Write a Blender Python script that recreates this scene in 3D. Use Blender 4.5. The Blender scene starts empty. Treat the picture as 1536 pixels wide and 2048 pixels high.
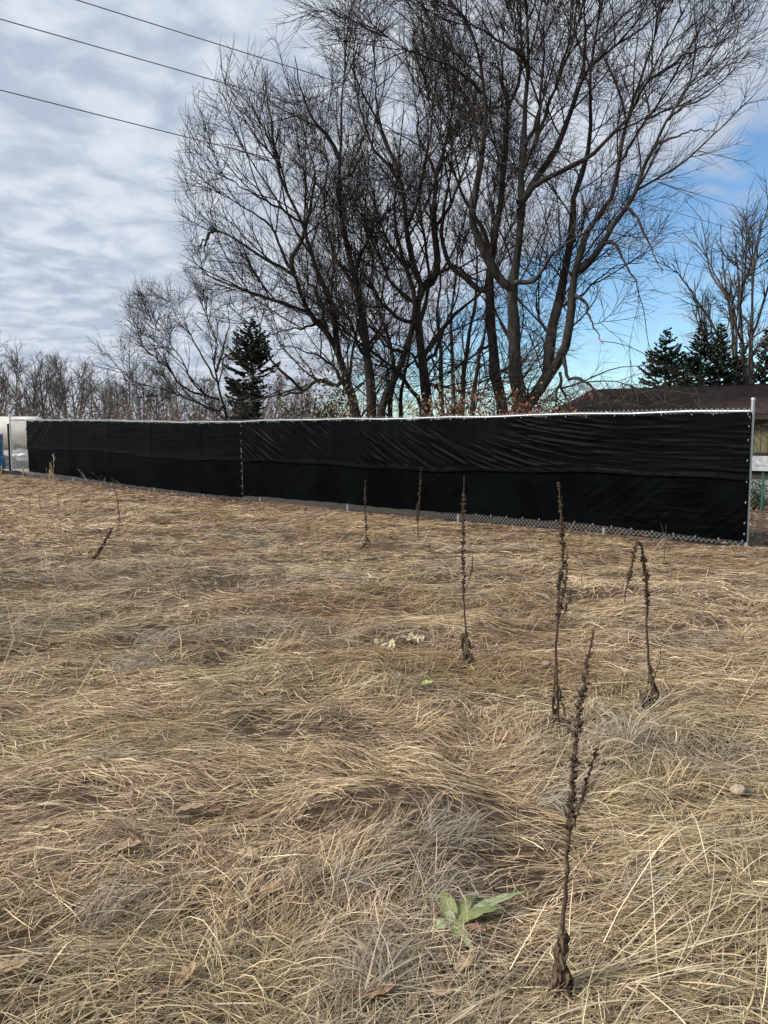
import bpy, math
import numpy as np
from mathutils import Vector

# ------------------------------------------------------------------ camera
SC = bpy.context.scene
F = 1540.0                      # focal length in photo pixels (1536 wide)
CAMZ = 1.51
PITCH = math.radians(5.7)
cam_d = bpy.data.cameras.new('camera')
cam = bpy.data.objects.new('camera', cam_d)
SC.collection.objects.link(cam)
cam.location = (0, 0, CAMZ)
cam.rotation_euler = (math.radians(90) - PITCH, 0, 0)
cam_d.sensor_fit = 'HORIZONTAL'
cam_d.sensor_width = 36.0
cam_d.lens = 36.0 * F / 1536.0
cam_d.clip_start = 0.05
cam_d.clip_end = 3000
SC.camera = cam

# ------------------------------------------------------------------ view
SC.view_settings.view_transform = 'Standard'
SC.view_settings.look = 'None'
SC.view_settings.gamma = 1.0
SC.view_settings.exposure = 1.36
SC.view_settings.use_curve_mapping = False

# ------------------------------------------------------------------ sky
SUN_EL = math.radians(36)
SUN_AZ = math.radians(252)       # clockwise from +Y: off to the left, a little behind
W = bpy.data.worlds.new('World')
SC.world = W
W.use_nodes = True
nt = W.node_tree
for n in list(nt.nodes):
    nt.nodes.remove(n)


def nd(tree, typ, **kw):
    n = tree.nodes.new(typ)
    for k, v in kw.items():
        if hasattr(n, k):
            setattr(n, k, v)
        else:
            n.inputs[k].default_value = v
    return n


def mth(tree, op, a, b=None, c=None, clamp=False):
    n = tree.nodes.new('ShaderNodeMath')
    n.operation = op
    n.use_clamp = clamp
    for i, v in enumerate((a, b, c)):
        if v is None:
            continue
        if isinstance(v, (int, float)):
            n.inputs[i].default_value = v
        else:
            tree.links.new(v, n.inputs[i])
    return n.outputs[0]


def maprange(tree, v, a, b, c=0.0, d=1.0, smooth=True):
    n = tree.nodes.new('ShaderNodeMapRange')
    n.interpolation_type = 'SMOOTHSTEP' if smooth else 'LINEAR'
    tree.links.new(v, n.inputs[0])
    for i, x in enumerate((a, b, c, d)):
        n.inputs[i + 1].default_value = x
    return n.outputs[0]


def mixc(tree, fac, a, b):
    n = tree.nodes.new('ShaderNodeMix')
    n.data_type = 'RGBA'
    for inp, v in ((n.inputs[0], fac), (n.inputs[6], a), (n.inputs[7], b)):
        if isinstance(v, (int, float)):
            inp.default_value = v
        elif isinstance(v, tuple):
            inp.default_value = v if len(v) == 4 else (*v, 1)
        else:
            tree.links.new(v, inp)
    return n.outputs[2]


def noise_node(tree, vec, scale, detail=6, rough=0.55, dist=0.0):
    n = tree.nodes.new('ShaderNodeTexNoise')
    if vec is not None:
        tree.links.new(vec, n.inputs['Vector'])
    n.inputs['Scale'].default_value = scale
    n.inputs['Detail'].default_value = detail
    n.inputs['Roughness'].default_value = rough
    n.inputs['Distortion'].default_value = dist
    return n.outputs[0]


sky = nt.nodes.new('ShaderNodeTexSky')
sky.sky_type = 'NISHITA'
sky.sun_disc = False
sky.sun_elevation = SUN_EL
sky.sun_rotation = SUN_AZ
sky.altitude = 200
sky.air_density = 1.0
sky.dust_density = 0.1
sky.ozone_density = 2.0
skym = nt.nodes.new('ShaderNodeVectorMath')
skym.operation = 'SCALE'
nt.links.new(sky.outputs[0], skym.inputs[0])
skym.inputs['Scale'].default_value = 0.57

tc = nt.nodes.new('ShaderNodeTexCoord')
sx = nt.nodes.new('ShaderNodeSeparateXYZ')
nt.links.new(tc.outputs['Generated'], sx.inputs[0])
zz = mth(nt, 'ADD', mth(nt, 'MAXIMUM', sx.outputs[2], 0.0), 0.16)
px_ = mth(nt, 'DIVIDE', sx.outputs[0], zz)
py_ = mth(nt, 'DIVIDE', sx.outputs[1], zz)
cx = nt.nodes.new('ShaderNodeCombineXYZ')
nt.links.new(px_, cx.inputs[0])
nt.links.new(py_, cx.inputs[1])
n_big = noise_node(nt, cx.outputs[0], 2.3, 9, 0.55, 0.2)
n_mid = noise_node(nt, cx.outputs[0], 7.6, 7, 0.52, 0.35)
n_wide = noise_node(nt, cx.outputs[0], 0.6, 3, 0.5, 0.0)
# cloud deck with an edge: beyond the line  0.55 y + 1.6 x = 2  it breaks up
edge = mth(nt, 'ADD', mth(nt, 'MULTIPLY', py_, 0.55), mth(nt, 'MULTIPLY', px_, 1.6))
clear = maprange(nt, edge, 1.35, 2.7)
shape = mth(nt, 'ADD', mth(nt, 'MULTIPLY', n_big, 0.62), mth(nt, 'MULTIPLY', n_mid, 0.38))
shape = mth(nt, 'ADD', shape, 0.19)
shape = mth(nt, 'SUBTRACT', shape, mth(nt, 'MULTIPLY', clear, 0.295))
cover = maprange(nt, shape, 0.40, 0.60)
thick = maprange(nt, mth(nt, 'ADD', mth(nt, 'MULTIPLY', n_mid, 0.6), mth(nt, 'MULTIPLY', n_big, 0.4)), 0.36, 0.62)
wide = maprange(nt, n_wide, 0.35, 0.65)
CL_BRIGHT = (2.9, 3.13, 3.47)
CL_GREY = (1.75, 2.06, 2.55)
CL_LILAC = (2.02, 2.27, 2.72)
grey = mixc(nt, wide, CL_GREY, CL_LILAC)
ccol = mixc(nt, thick, CL_BRIGHT, grey)
skyt = nt.nodes.new('ShaderNodeVectorMath')          # white balance of the clear sky
skyt.operation = 'MULTIPLY'
skyt.inputs[1].default_value = (0.80, 0.98, 1.08)
nt.links.new(skym.outputs[0], skyt.inputs[0])
final = mixc(nt, cover, skyt.outputs[0], ccol)
bg = nt.nodes.new('ShaderNodeBackground')
bg.inputs['Strength'].default_value = 0.10
nt.links.new(final, bg.inputs['Color'])
wo = nt.nodes.new('ShaderNodeOutputWorld')
nt.links.new(bg.outputs[0], wo.inputs['Surface'])

# ------------------------------------------------------------------ sun (veiled by cloud)
sun_d = bpy.data.lights.new('sun', 'SUN')
sun_d.energy = 2.2
sun_d.angle = math.radians(16)
sun_d.color = (1.0, 0.965, 0.91)
sun = bpy.data.objects.new('sun', sun_d)
SC.collection.objects.link(sun)
sdir = Vector((math.sin(SUN_AZ) * math.cos(SUN_EL), math.cos(SUN_AZ) * math.cos(SUN_EL), math.sin(SUN_EL)))
sun.rotation_euler = sdir.to_track_quat('Z', 'Y').to_euler()
sun.location = (-20, -6, 20)

# ================================================================== helpers
COL = SC.collection
rng = np.random.default_rng(7)


def vnoise(x, y, seed=0):
    x = np.asarray(x, float); y = np.asarray(y, float)
    xi = np.floor(x).astype(np.int64); yi = np.floor(y).astype(np.int64)
    fx = x - xi; fy = y - yi
    fx = fx * fx * (3 - 2 * fx); fy = fy * fy * (3 - 2 * fy)

    def h(a, b):
        n = (a * 374761393 + b * 668265263 + seed * 1442695041) & 0xFFFFFFFF
        n = ((n ^ (n >> 13)) * 1274126177) & 0xFFFFFFFF
        n = n ^ (n >> 16)
        return (n & 0xFFFF) / 65535.0
    a = h(xi, yi); b = h(xi + 1, yi); c = h(xi, yi + 1); d = h(xi + 1, yi + 1)
    return (a * (1 - fx) + b * fx) * (1 - fy) + (c * (1 - fx) + d * fx) * fy


def fbm(x, y, seed=0, octv=3):
    s = 0; a = 0.5; t = 0
    for i in range(octv):
        s = s + a * vnoise(x * 2 ** i + 17.3 * i, y * 2 ** i - 9.1 * i, seed + i)
        t += a; a *= 0.5
    return s / t


def sstep(a, b, v):
    t = np.clip((np.asarray(v, float) - a) / (b - a), 0, 1)
    return t * t * (3 - 2 * t)


def terr(x, y):
    """height of the field"""
    x = np.asarray(x, float); y = np.asarray(y, float)
    z = 0.20 * sstep(17, 27, y) * sstep(1, -9, x)
    z = z - 0.42 * sstep(11.5, 21, y) * sstep(2.5, 8, x)
    d = np.hypot(x, y)
    near = 1 - sstep(20, 40, d)
    z = z + near * (0.10 * (fbm(x * 0.75, y * 0.95, 3, 3) - 0.5) + 0.135 * (fbm(x * 1.7, y * 2.3, 9, 2) - 0.5) * (1 - sstep(8, 16, d)))
    z = z + 0.065 * (fbm(x * 3.6 + 11, y * 4.6, 13, 2) - 0.5) * (1 - sstep(5, 10, d))
    return z


def pix(x, y, D):
    """point on the ray of photo pixel (x, y) at world depth D"""
    a = (x - 768) / F; b = (1024 - y) / F
    c, s = math.cos(PITCH), math.sin(PITCH)
    dx, dy, dz = a, b * s + c, b * c - s
    k = D / dy
    return np.array((dx * k, D, CAMZ + dz * k))


def gpix(x, y):
    D = 3.0
    for _ in range(60):
        p = pix(x, y, D)
        zt = float(terr(p[0], p[1]))
        slope = (CAMZ - p[2]) / D
        D = D * 0.5 + 0.5 * (CAMZ - zt) / max(slope, 1e-3)
    p = pix(x, y, D); p[2] = float(terr(p[0], p[1]))
    return p


def mesh(name, V, quads=None, tris=None, mat=None, parent=None, smooth=False, col=None, mi=None):
    me = bpy.data.meshes.new(name)
    V = np.asarray(V, np.float32).reshape(-1, 3)
    q = np.zeros((0, 4), np.int32) if quads is None or len(quads) == 0 else np.asarray(quads, np.int32).reshape(-1, 4)
    t = np.zeros((0, 3), np.int32) if tris is None or len(tris) == 0 else np.asarray(tris, np.int32).reshape(-1, 3)
    nl = len(q) * 4 + len(t) * 3
    me.vertices.add(len(V)); me.vertices.foreach_set('co', V.ravel())
    me.loops.add(nl)
    me.loops.foreach_set('vertex_index', np.concatenate([q.ravel(), t.ravel()]).astype(np.int32))
    me.polygons.add(len(q) + len(t))
    st = np.concatenate([np.arange(len(q)) * 4, len(q) * 4 + np.arange(len(t)) * 3]).astype(np.int32)
    me.polygons.foreach_set('loop_start', st)
    me.polygons.foreach_set('use_smooth', np.full(len(st), smooth, bool))
    if mi is not None:
        me.polygons.foreach_set('material_index', np.asarray(mi, np.int32))
    me.update(calc_edges=True)
    me.validate()
    if col is not None:
        ca = me.color_attributes.new('col', 'FLOAT_COLOR', 'POINT')
        c4 = np.ones((len(V), 4), np.float32); c4[:, :3] = col
        ca.data.foreach_set('color', c4.ravel())
    for m in (mat if isinstance(mat, (list, tuple)) else [mat]):
        if m is not None:
            me.materials.append(m)
    o = bpy.data.objects.new(name, me)
    COL.objects.link(o)
    if parent is not None:
        o.parent = parent
    return o


def empty(name, loc=(0, 0, 0)):
    o = bpy.data.objects.new(name, None)
    o.empty_display_size = 0.2
    COL.objects.link(o)
    o.location = loc
    bpy.context.view_layer.update()
    return o


def tag(o, label=None, cat=None, group=None, kind=None):
    if label: o['label'] = label
    if cat: o['category'] = cat
    if group: o['group'] = group
    if kind: o['kind'] = kind
    return o


def norm(v):
    return v / np.maximum(np.linalg.norm(v, axis=-1, keepdims=True), 1e-9)


def tubes(P, R, S=3):
    """P (N,K,3) polylines, R (N,K) radii -> verts, quads"""
    P = np.asarray(P, float); R = np.asarray(R, float)
    if P.ndim == 2:
        P = P[None]; R = R[None]
    N, K, _ = P.shape
    T = np.gradient(P, axis=1) if K > 2 else np.repeat(P[:, 1:] - P[:, :1], 2, axis=1)
    T = norm(T)
    ref = np.zeros((N, 1, 3)); m = norm(P[:, -1] - P[:, 0])
    ax = np.argmin(np.abs(m), axis=1)
    ref[np.arange(N), 0, ax] = 1
    U = norm(np.cross(T, np.repeat(ref, K, axis=1)))
    B = np.cross(T, U)
    ang = np.arange(S) * 2 * math.pi / S
    V = P[:, :, None, :] + R[:, :, None, None] * (U[:, :, None, :] * np.cos(ang)[None, None, :, None] + B[:, :, None, :] * np.sin(ang)[None, None, :, None])
    idx = np.arange(N * K * S).reshape(N, K, S)
    a = idx[:, :-1, :]; b = idx[:, 1:, :]
    Q = np.stack([a, np.roll(a, -1, axis=2), np.roll(b, -1, axis=2), b], axis=-1)
    return V.reshape(-1, 3), Q.reshape(-1, 4)


class Buf:
    def __init__(s): s.V = []; s.Q = []; s.T = []; s.C = []; s.n = 0
    def add(s, V, Q=None, T=None, C=None):
        V = np.asarray(V, float).reshape(-1, 3)
        if Q is not None and len(Q): s.Q.append(np.asarray(Q) + s.n)
        if T is not None and len(T): s.T.append(np.asarray(T) + s.n)
        s.V.append(V); s.n += len(V)
        if C is not None:
            C = np.asarray(C, float)
            s.C.append(np.broadcast_to(C, (len(V), 3)) if C.ndim == 1 else C)
    def tube(s, P, R, S=6, C=None):
        v, q = tubes(P, R, S); s.add(v, q, None, C)
    def box(s, c, ex, ey, ez, C=None):
        """centre and three half-extent vectors"""
        c = np.asarray(c, float); ex, ey, ez = (np.asarray(e, float) for e in (ex, ey, ez))
        v = [c + i * ex + j * ey + k * ez for k in (-1, 1) for j in (-1, 1) for i in (-1, 1)]
        q = [(0, 2, 3, 1), (4, 5, 7, 6), (0, 1, 5, 4), (2, 6, 7, 3), (0, 4, 6, 2), (1, 3, 7, 5)]
        s.add(v, q, None, C)
    def build(s, name, mat=None, parent=None, smooth=False):
        V = np.concatenate(s.V) if s.V else np.zeros((0, 3))
        return mesh(name, V, np.concatenate(s.Q) if s.Q else None, np.concatenate(s.T) if s.T else None, mat, parent, smooth,
                    np.concatenate(s.C) if s.C else None)


# ------------------------------------------------------------------ materials
def material(name, colour=(0.5, 0.5, 0.5), rough=0.8, metal=0.0, var=0.0, vscale=5.0, bump=0.0, bscale=30.0, attr=False, spec=0.3, colour2=None, stretch=None, transl=0.0):
    m = bpy.data.materials.new(name)
    m.use_nodes = True
    t = m.node_tree
    b = t.nodes['Principled BSDF']
    b.inputs['Roughness'].default_value = rough
    b.inputs['Metallic'].default_value = metal
    b.inputs['Specular IOR Level'].default_value = spec
    g = t.nodes.new('ShaderNodeTexCoord')
    vec = g.outputs['Object']
    if stretch:
        mp = t.nodes.new('ShaderNodeMapping')
        mp.inputs['Scale'].default_value = stretch
        t.links.new(vec, mp.inputs[0]); vec = mp.outputs[0]
    base = None
    if attr:
        a = t.nodes.new('ShaderNodeAttribute'); a.attribute_name = 'col'
        base = a.outputs['Color']
        if var:
            n = noise_node(t, vec, vscale, 4, 0.6)
            f = maprange(t, n, 0.3, 0.7, 1 - var, 1 + var, False)
            mx = t.nodes.new('ShaderNodeVectorMath'); mx.operation = 'SCALE'
            t.links.new(base, mx.inputs[0]); t.links.new(f, mx.inputs['Scale'])
            base = mx.outputs[0]
    elif colour2 is not None or var:
        n = noise_node(t, vec, vscale, 6, 0.62)
        f = maprange(t, n, 0.32, 0.68)
        if colour2 is None:
            c1 = tuple(c * (1 - var) for c in colour); c2 = tuple(min(c * (1 + var), 0.95) for c in colour)
        else:
            c1, c2 = colour, colour2
        base = mixc(t, f, c1, c2)
    if base is not None:
        t.links.new(base, b.inputs['Base Color'])
    else:
        b.inputs['Base Color'].default_value = (*colour, 1)
    if bump:
        bn = noise_node(t, vec, bscale, 5, 0.6)
        bp = t.nodes.new('ShaderNodeBump')
        bp.inputs['Strength'].default_value = bump
        bp.inputs['Distance'].default_value = 0.02
        t.links.new(bn, bp.inputs['Height'])
        t.links.new(bp.outputs[0], b.inputs['Normal'])
    if transl:
        tr = t.nodes.new('ShaderNodeBsdfTranslucent')
        if base is not None: t.links.new(base, tr.inputs[0])
        else: tr.inputs[0].default_value = (*colour, 1)
        ms = t.nodes.new('ShaderNodeMixShader'); ms.inputs[0].default_value = transl
        t.links.new(b.outputs[0], ms.inputs[1]); t.links.new(tr.outputs[0], ms.inputs[2])
        t.links.new(ms.outputs[0], t.nodes['Material Output'].inputs['Surface'])
    return m


M = {}
M['grass'] = material('dry_grass', attr=True, rough=0.65, spec=0.25)
M['bark'] = material('bark', (0.022, 0.019, 0.016), 0.95, bump=1.0, bscale=14, colour2=(0.072, 0.063, 0.052), vscale=6, spec=0.15, stretch=(1, 1, 0.3))
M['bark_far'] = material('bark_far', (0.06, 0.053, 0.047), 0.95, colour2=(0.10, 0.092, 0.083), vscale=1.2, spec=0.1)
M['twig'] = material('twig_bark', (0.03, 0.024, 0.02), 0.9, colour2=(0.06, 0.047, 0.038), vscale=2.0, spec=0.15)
M['twig_far'] = material('twig_far', (0.085, 0.075, 0.066), 0.95, colour2=(0.125, 0.11, 0.098), vscale=0.8, spec=0.1)  # lightened and greyed: distance haze painted into the twig colour
M['needle'] = material('needles', (0.012, 0.026, 0.013), 0.8, colour2=(0.032, 0.05, 0.026), vscale=2.2, spec=0.2)
M['galv'] = material('galvanised_steel', (0.50, 0.53, 0.53), 0.42, 0.75, var=0.12, vscale=18, bump=0.05, bscale=60, spec=0.5)
M['wire'] = material('galvanised_wire', (0.34, 0.34, 0.33), 0.5, 0.35, spec=0.4)
M['tie'] = material('tie_grey', (0.27, 0.27, 0.265), 0.5)
M['weed'] = material('dead_weed', (0.045, 0.030, 0.020), 0.9, colour2=(0.10, 0.07, 0.048), vscale=45, spec=0.15)
M['weed_leaf'] = material('withered_leaf', (0.07, 0.05, 0.034), 0.9, colour2=(0.15, 0.11, 0.075), vscale=30, spec=0.15, transl=0.1)
M['straw'] = material('straw', (0.42, 0.33, 0.19), 0.7, var=0.2, vscale=20, transl=0.1)
M['greygrass'] = material('grey_grass', (0.24, 0.21, 0.18), 0.8, var=0.25, vscale=20)
M['palegrass'] = material('pale_grass', (0.44, 0.38, 0.29), 0.75, var=0.25, vscale=20)
M['cable'] = material('cable', (0.16, 0.165, 0.175), 0.5, 0.3)

# ================================================================== fence line (needed by ground and grass)
A2 = pix(1503, 871, 10.2)[:2]
B2 = pix(21, 871, 26.0)[:2]
FL = float(np.linalg.norm(B2 - A2))
E2 = (B2 - A2) / FL
N2 = np.array((-E2[1], E2[0]))
if np.dot(N2, -A2) < 0:
    N2 = -N2
FENCE_H = 1.83


def side(x, y):
    """signed distance to the fence line, positive on the camera's side"""
    return (np.asarray(x) - A2[0]) * N2[0] + (np.asarray(y) - A2[1]) * N2[1]


def along(x, y):
    return (np.asarray(x) - A2[0]) * E2[0] + (np.asarray(y) - A2[1]) * E2[1]


def s_of_x(x):
    d = pix(x, 871, 1.0)[:2]
    # k*d = A2 + s*E2
    m = np.array([[d[0], -E2[0]], [d[1], -E2[1]]])
    return float(np.linalg.solve(m, A2)[1])


SB = np.linspace(-1, FL + 1, 60)
_raw = terr(A2[0] + SB * E2[0], A2[1] + SB * E2[1])
_ker = np.ones(9) / 9
_sm = np.convolve(np.pad(_raw, 4, 'edge'), _ker, 'valid')


def fbase(s):
    return np.interp(s, SB, _sm)


def fpt(s, h, off=0.0):
    """point on the fence: s along from the right post, h above its base, off towards the camera"""
    s = np.asarray(s, float); h = np.asarray(h, float); off = np.asarray(off, float)
    s, h, off = np.broadcast_arrays(s, h, off)
    return np.stack([A2[0] + s * E2[0] + off * N2[0], A2[1] + s * E2[1] + off * N2[1], fbase(s) + h], axis=-1)


# ================================================================== ground
def build_ground():
    rings = [0.0]
    r = 0.5
    while r < 900:
        rings.append(r); r *= 1.05
    rings = np.array(rings)
    a1 = np.linspace(math.radians(-50), math.radians(50), 181)
    a2 = np.linspace(math.radians(50), math.radians(310), 61)[1:-1]
    ang = np.concatenate([a1, a2])
    R, Aa = np.meshgrid(rings, ang, indexing='ij')
    X = R * np.sin(Aa); Y = R * np.cos(Aa)
    Z = terr(X, Y)
    nR, nA = R.shape
    idx = np.arange(nR * nA).reshape(nR, nA)
    a = idx[:-1]; b = idx[1:]
    Q = np.stack([a, np.roll(a, -1, 1), np.roll(b, -1, 1), b], -1)[:, :, ::-1].reshape(-1, 4)
    V = np.stack([X, Y, Z], -1).reshape(-1, 3)
    m = bpy.data.materials.new('thatch_soil'); m.use_nodes = True
    t = m.node_tree; bs = t.nodes['Principled BSDF']
    g = t.nodes.new('ShaderNodeTexCoord')
    n1 = noise_node(t, g.outputs['Object'], 0.9, 8, 0.65)
    n2 = noise_node(t, g.outputs['Object'], 22.0, 6, 0.7)
    mp = t.nodes.new('ShaderNodeMapping'); mp.inputs['Scale'].default_value = (14, 60, 14)
    mp.inputs['Rotation'].default_value = (0, 0, 0.25)
    t.links.new(g.outputs['Object'], mp.inputs[0])
    n3 = noise_node(t, mp.outputs[0], 1.0, 5, 0.6, 1.2)
    c1 = mixc(t, maprange(t, n1, 0.35, 0.65), (0.05, 0.034, 0.022), (0.095, 0.066, 0.042))
    c2 = mixc(t, maprange(t, n3, 0.47, 0.64), c1, (0.22, 0.16, 0.10))
    c3 = mixc(t, maprange(t, n2, 0.52, 0.66), c2, (0.06, 0.042, 0.028))
    sp = t.nodes.new('ShaderNodeSeparateXYZ'); t.links.new(g.outputs['Object'], sp.inputs[0])
    # sandy yard beyond the left end of the fence
    yard = mth(t, 'MULTIPLY', maprange(t, sp.outputs[1], 27.0, 29.0), maprange(t, sp.outputs[0], -9.0, -12.0))
    c4 = mixc(t, yard, c3, mixc(t, n1, (0.30, 0.25, 0.19), (0.42, 0.36, 0.29)))
    t.links.new(c4, bs.inputs['Base Color'])
    bs.inputs['Roughness'].default_value = 0.95
    bs.inputs['Specular IOR Level'].default_value = 0.1
    bp = t.nodes.new('ShaderNodeBump'); bp.inputs['Strength'].default_value = 0.8; bp.inputs['Distance'].default_value = 0.03
    t.links.new(n3, bp.inputs['Height']); t.links.new(bp.outputs[0], bs.inputs['Normal'])
    o = mesh('ground', V, Q, None, m, smooth=True)
    o['kind'] = 'structure'


build_ground()

# ================================================================== grass
PAL = np.array([(0.58, 0.455, 0.29), (0.45, 0.34, 0.205), (0.31, 0.225, 0.135), (0.17, 0.115, 0.07), (0.70, 0.58, 0.40)])
PAL = PAL * np.array((1.04, 1.01, 0.99))
PALW = np.array([0.27, 0.26, 0.20, 0.17, 0.10])


def flow(x, y):
    """lay of the flattened grass"""
    a = 0.15 + 1.8 * (fbm(x * 0.42 + 3, y * 0.55 + 8, 21, 2) - 0.5)
    a = a + 2.0 * (fbm(x * 1.5, y * 2.0, 33, 2) - 0.5)
    return a


def grass_colour(x, y, n, R):
    c = PAL[R.choice(len(PAL), n, p=PALW / PALW.sum())].copy()
    c *= R.uniform(0.8, 1.18, (n, 1))
    d = np.hypot(x, y)
    # patches
    green = np.clip(fbm(x * 0.8 + 4, y * 1.1 + 2, 51, 3) - 0.52, 0, 1) * 5.0 * (1 - sstep(5, 11, d))
    green = np.clip(green, 0, 0.36) * (R.random(n) < 0.7)
    c = c * (1 - green[:, None]) + green[:, None] * np.array((0.25, 0.235, 0.11)) * R.uniform(0.7, 1.3, (n, 1))
    brown = np.clip((fbm(x * 0.9 + 9, y * 1.3 + 5, 61, 4) - 0.53) * 4.5, 0, 0.55) * sstep(2.5, 5, d)
    c = c * (1 - brown[:, None]) + brown[:, None] * np.array((0.25, 0.155, 0.075)) * R.uniform(0.6, 1.3, (n, 1))
    grey = np.clip((fbm(x * 1.3 + 31, y * 2.0 + 15, 71, 3) - 0.60) * 7, 0, 0.45)
    gz = np.exp(-(((x + 2.6) / 1.5) ** 2 + ((y - 8.0) / 1.1) ** 2))
    grey = np.maximum(grey, 0.5 * gz)
    c = c * (1 - grey[:, None]) + grey[:, None] * np.array((0.33, 0.275, 0.205)) * R.uniform(0.7, 1.25, (n, 1))
    # duller, browner towards the fence
    fd = sstep(3.5, 0.2, side(x, y)) * 0.5
    c = c * (1 - fd[:, None]) + fd[:, None] * np.array((0.26, 0.175, 0.10)) * R.uniform(0.6, 1.3, (n, 1))
    return np.clip(c, 0.01, 0.8)


def ribbons(buf, P, width, roll, C):
    """P (N,K,3), width (N,), roll (N,) -> flat tapered ribbons"""
    N, K, _ = P.shape
    T = norm(np.gradient(P, axis=1) if K > 2 else np.repeat(P[:, 1:] - P[:, :1], 2, axis=1))
    up = np.array((0, 0, 1.0))
    S = norm(np.cross(T, np.broadcast_to(up, T.shape)) + 1e-6)
    Un = np.cross(S, T)
    Wv = S * np.cos(roll)[:, None, None] + Un * np.sin(roll)[:, None, None]
    tap = np.interp(np.linspace(0, 1, K), [0, 0.35, 0.8, 1], [0.8, 1.0, 0.75, 0.15])
    hw = 0.5 * width[:, None, None] * tap[None, :, None]
    V = np.stack([P - Wv * hw, P + Wv * hw], axis=2)       # N,K,2,3
    idx = np.arange(N * K * 2).reshape(N, K, 2)
    Q = np.stack([idx[:, :-1, 0], idx[:, :-1, 1], idx[:, 1:, 1], idx[:, 1:, 0]], -1).reshape(-1, 4)
    # one even colour along each ribbon
    buf.add(V.reshape(-1, 3), Q, None, np.repeat(C, K * 2, axis=0))


def lay(buf, x, y, K, R, L, width, jit, mat_h, tilt, C=None, th=None, arch=0.02, curl=0.5):
    n = len(x)
    th = flow(x, y) + R.normal(0, jit, n) + math.pi * (R.random(n) < 0.12) if th is None else th
    cur = R.normal(0, curl, n)
    # trodden short beside the fence
    fs = np.where(along(x, y) > -0.3, sstep(0.1, 1.3, np.abs(side(x, y))), 1.0)
    L = L * (0.35 + 0.65 * fs); tilt = tilt * fs; mh = mat_h * (0.25 + 0.75 * fs)
    t = np.linspace(0, 1, K)
    ang = th[:, None] + cur[:, None] * t[None, :]
    dx = np.cos(ang) * L[:, None] / (K - 1); dy = np.sin(ang) * L[:, None] / (K - 1)
    X = x[:, None] + np.concatenate([np.zeros((n, 1)), np.cumsum(dx[:, :-1], 1)], 1)
    Y = y[:, None] + np.concatenate([np.zeros((n, 1)), np.cumsum(dy[:, :-1], 1)], 1)
    h0 = mh * R.random(n) ** 1.3
    a = arch * R.uniform(0.2, 1.6, n) * (L / 0.2).clip(0.3, 1.5)
    Z = terr(X, Y) + h0[:, None] + a[:, None] * 4 * t[None, :] * (1 - t[None, :]) + np.tan(tilt)[:, None] * L[:, None] * t[None, :] * 0.8 + 0.004
    P = np.stack([X, Y, Z], -1)
    if C is None:
        C = grass_colour(x, y, n, R)
    ribbons(buf, P, width, R.normal(0, 0.7, n), C)


def bundles(x, y, R, per, rad, jb, js):
    """gather the strands into small locks that share a direction; locks cross each other"""
    n = len(x); nb = max(1, n // per)
    pick = R.integers(0, n, nb)
    own = R.integers(0, nb, n)
    bx, by = x[pick][own], y[pick][own]
    fb = (flow(x[pick], y[pick]) + R.normal(0, jb, nb) + math.pi * (R.random(nb) < 0.4))[own]
    loose = R.random(n) < 0.35
    a = R.uniform(0, 6.283, n); r = rad * np.sqrt(R.random(n)) * (1 + by / 12)
    # locks are elongated along their lay
    u = r * np.cos(a) * 1.6; v = r * np.sin(a) * 0.7
    nx = bx + u * np.cos(fb) - v * np.sin(fb); ny = by + u * np.sin(fb) + v * np.cos(fb)
    X = np.where(loose, x, nx); Y = np.where(loose, y, ny)
    th = np.where(loose, flow(x, y) + R.normal(0, 1.0, n), fb + R.normal(0, js, n))
    return X, Y, th


def zone(d0, d1, rho, R, expo=0.0, margin=1.0, rim=None):
    # samples in a wedge in front of the camera, density rho * (d0/d)^expo
    ds = np.linspace(d0, d1, 400)
    w = (2 * (0.62 * ds + margin)) * rho * (d0 / ds) ** expo
    N = int(np.trapezoid(w, ds) if hasattr(np, 'trapezoid') else np.trapz(w, ds))
    cdf = np.cumsum(w); cdf /= cdf[-1]
    d = np.interp(R.random(N), cdf, ds)
    x = R.uniform(-1, 1, N) * (0.62 * d + margin)
    if rim:                                  # strips on both sides of the wedge
        x = (0.62 * d + margin + rim * R.random(N)) * np.where(R.random(N) < 0.5, -1, 1)
    keep = (side(x, d) > 0.02) | ((along(x, d) < 0.1) & (d < 15))
    # worn spots where the thatch thins out and soil shows
    worn = fbm(x * 1.6 + 40, d * 2.4 + 7, 91, 3)
    keep &= (R.random(N) > 0.8 * sstep(0.56, 0.68, worn))
    return x[keep], d[keep]


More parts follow.
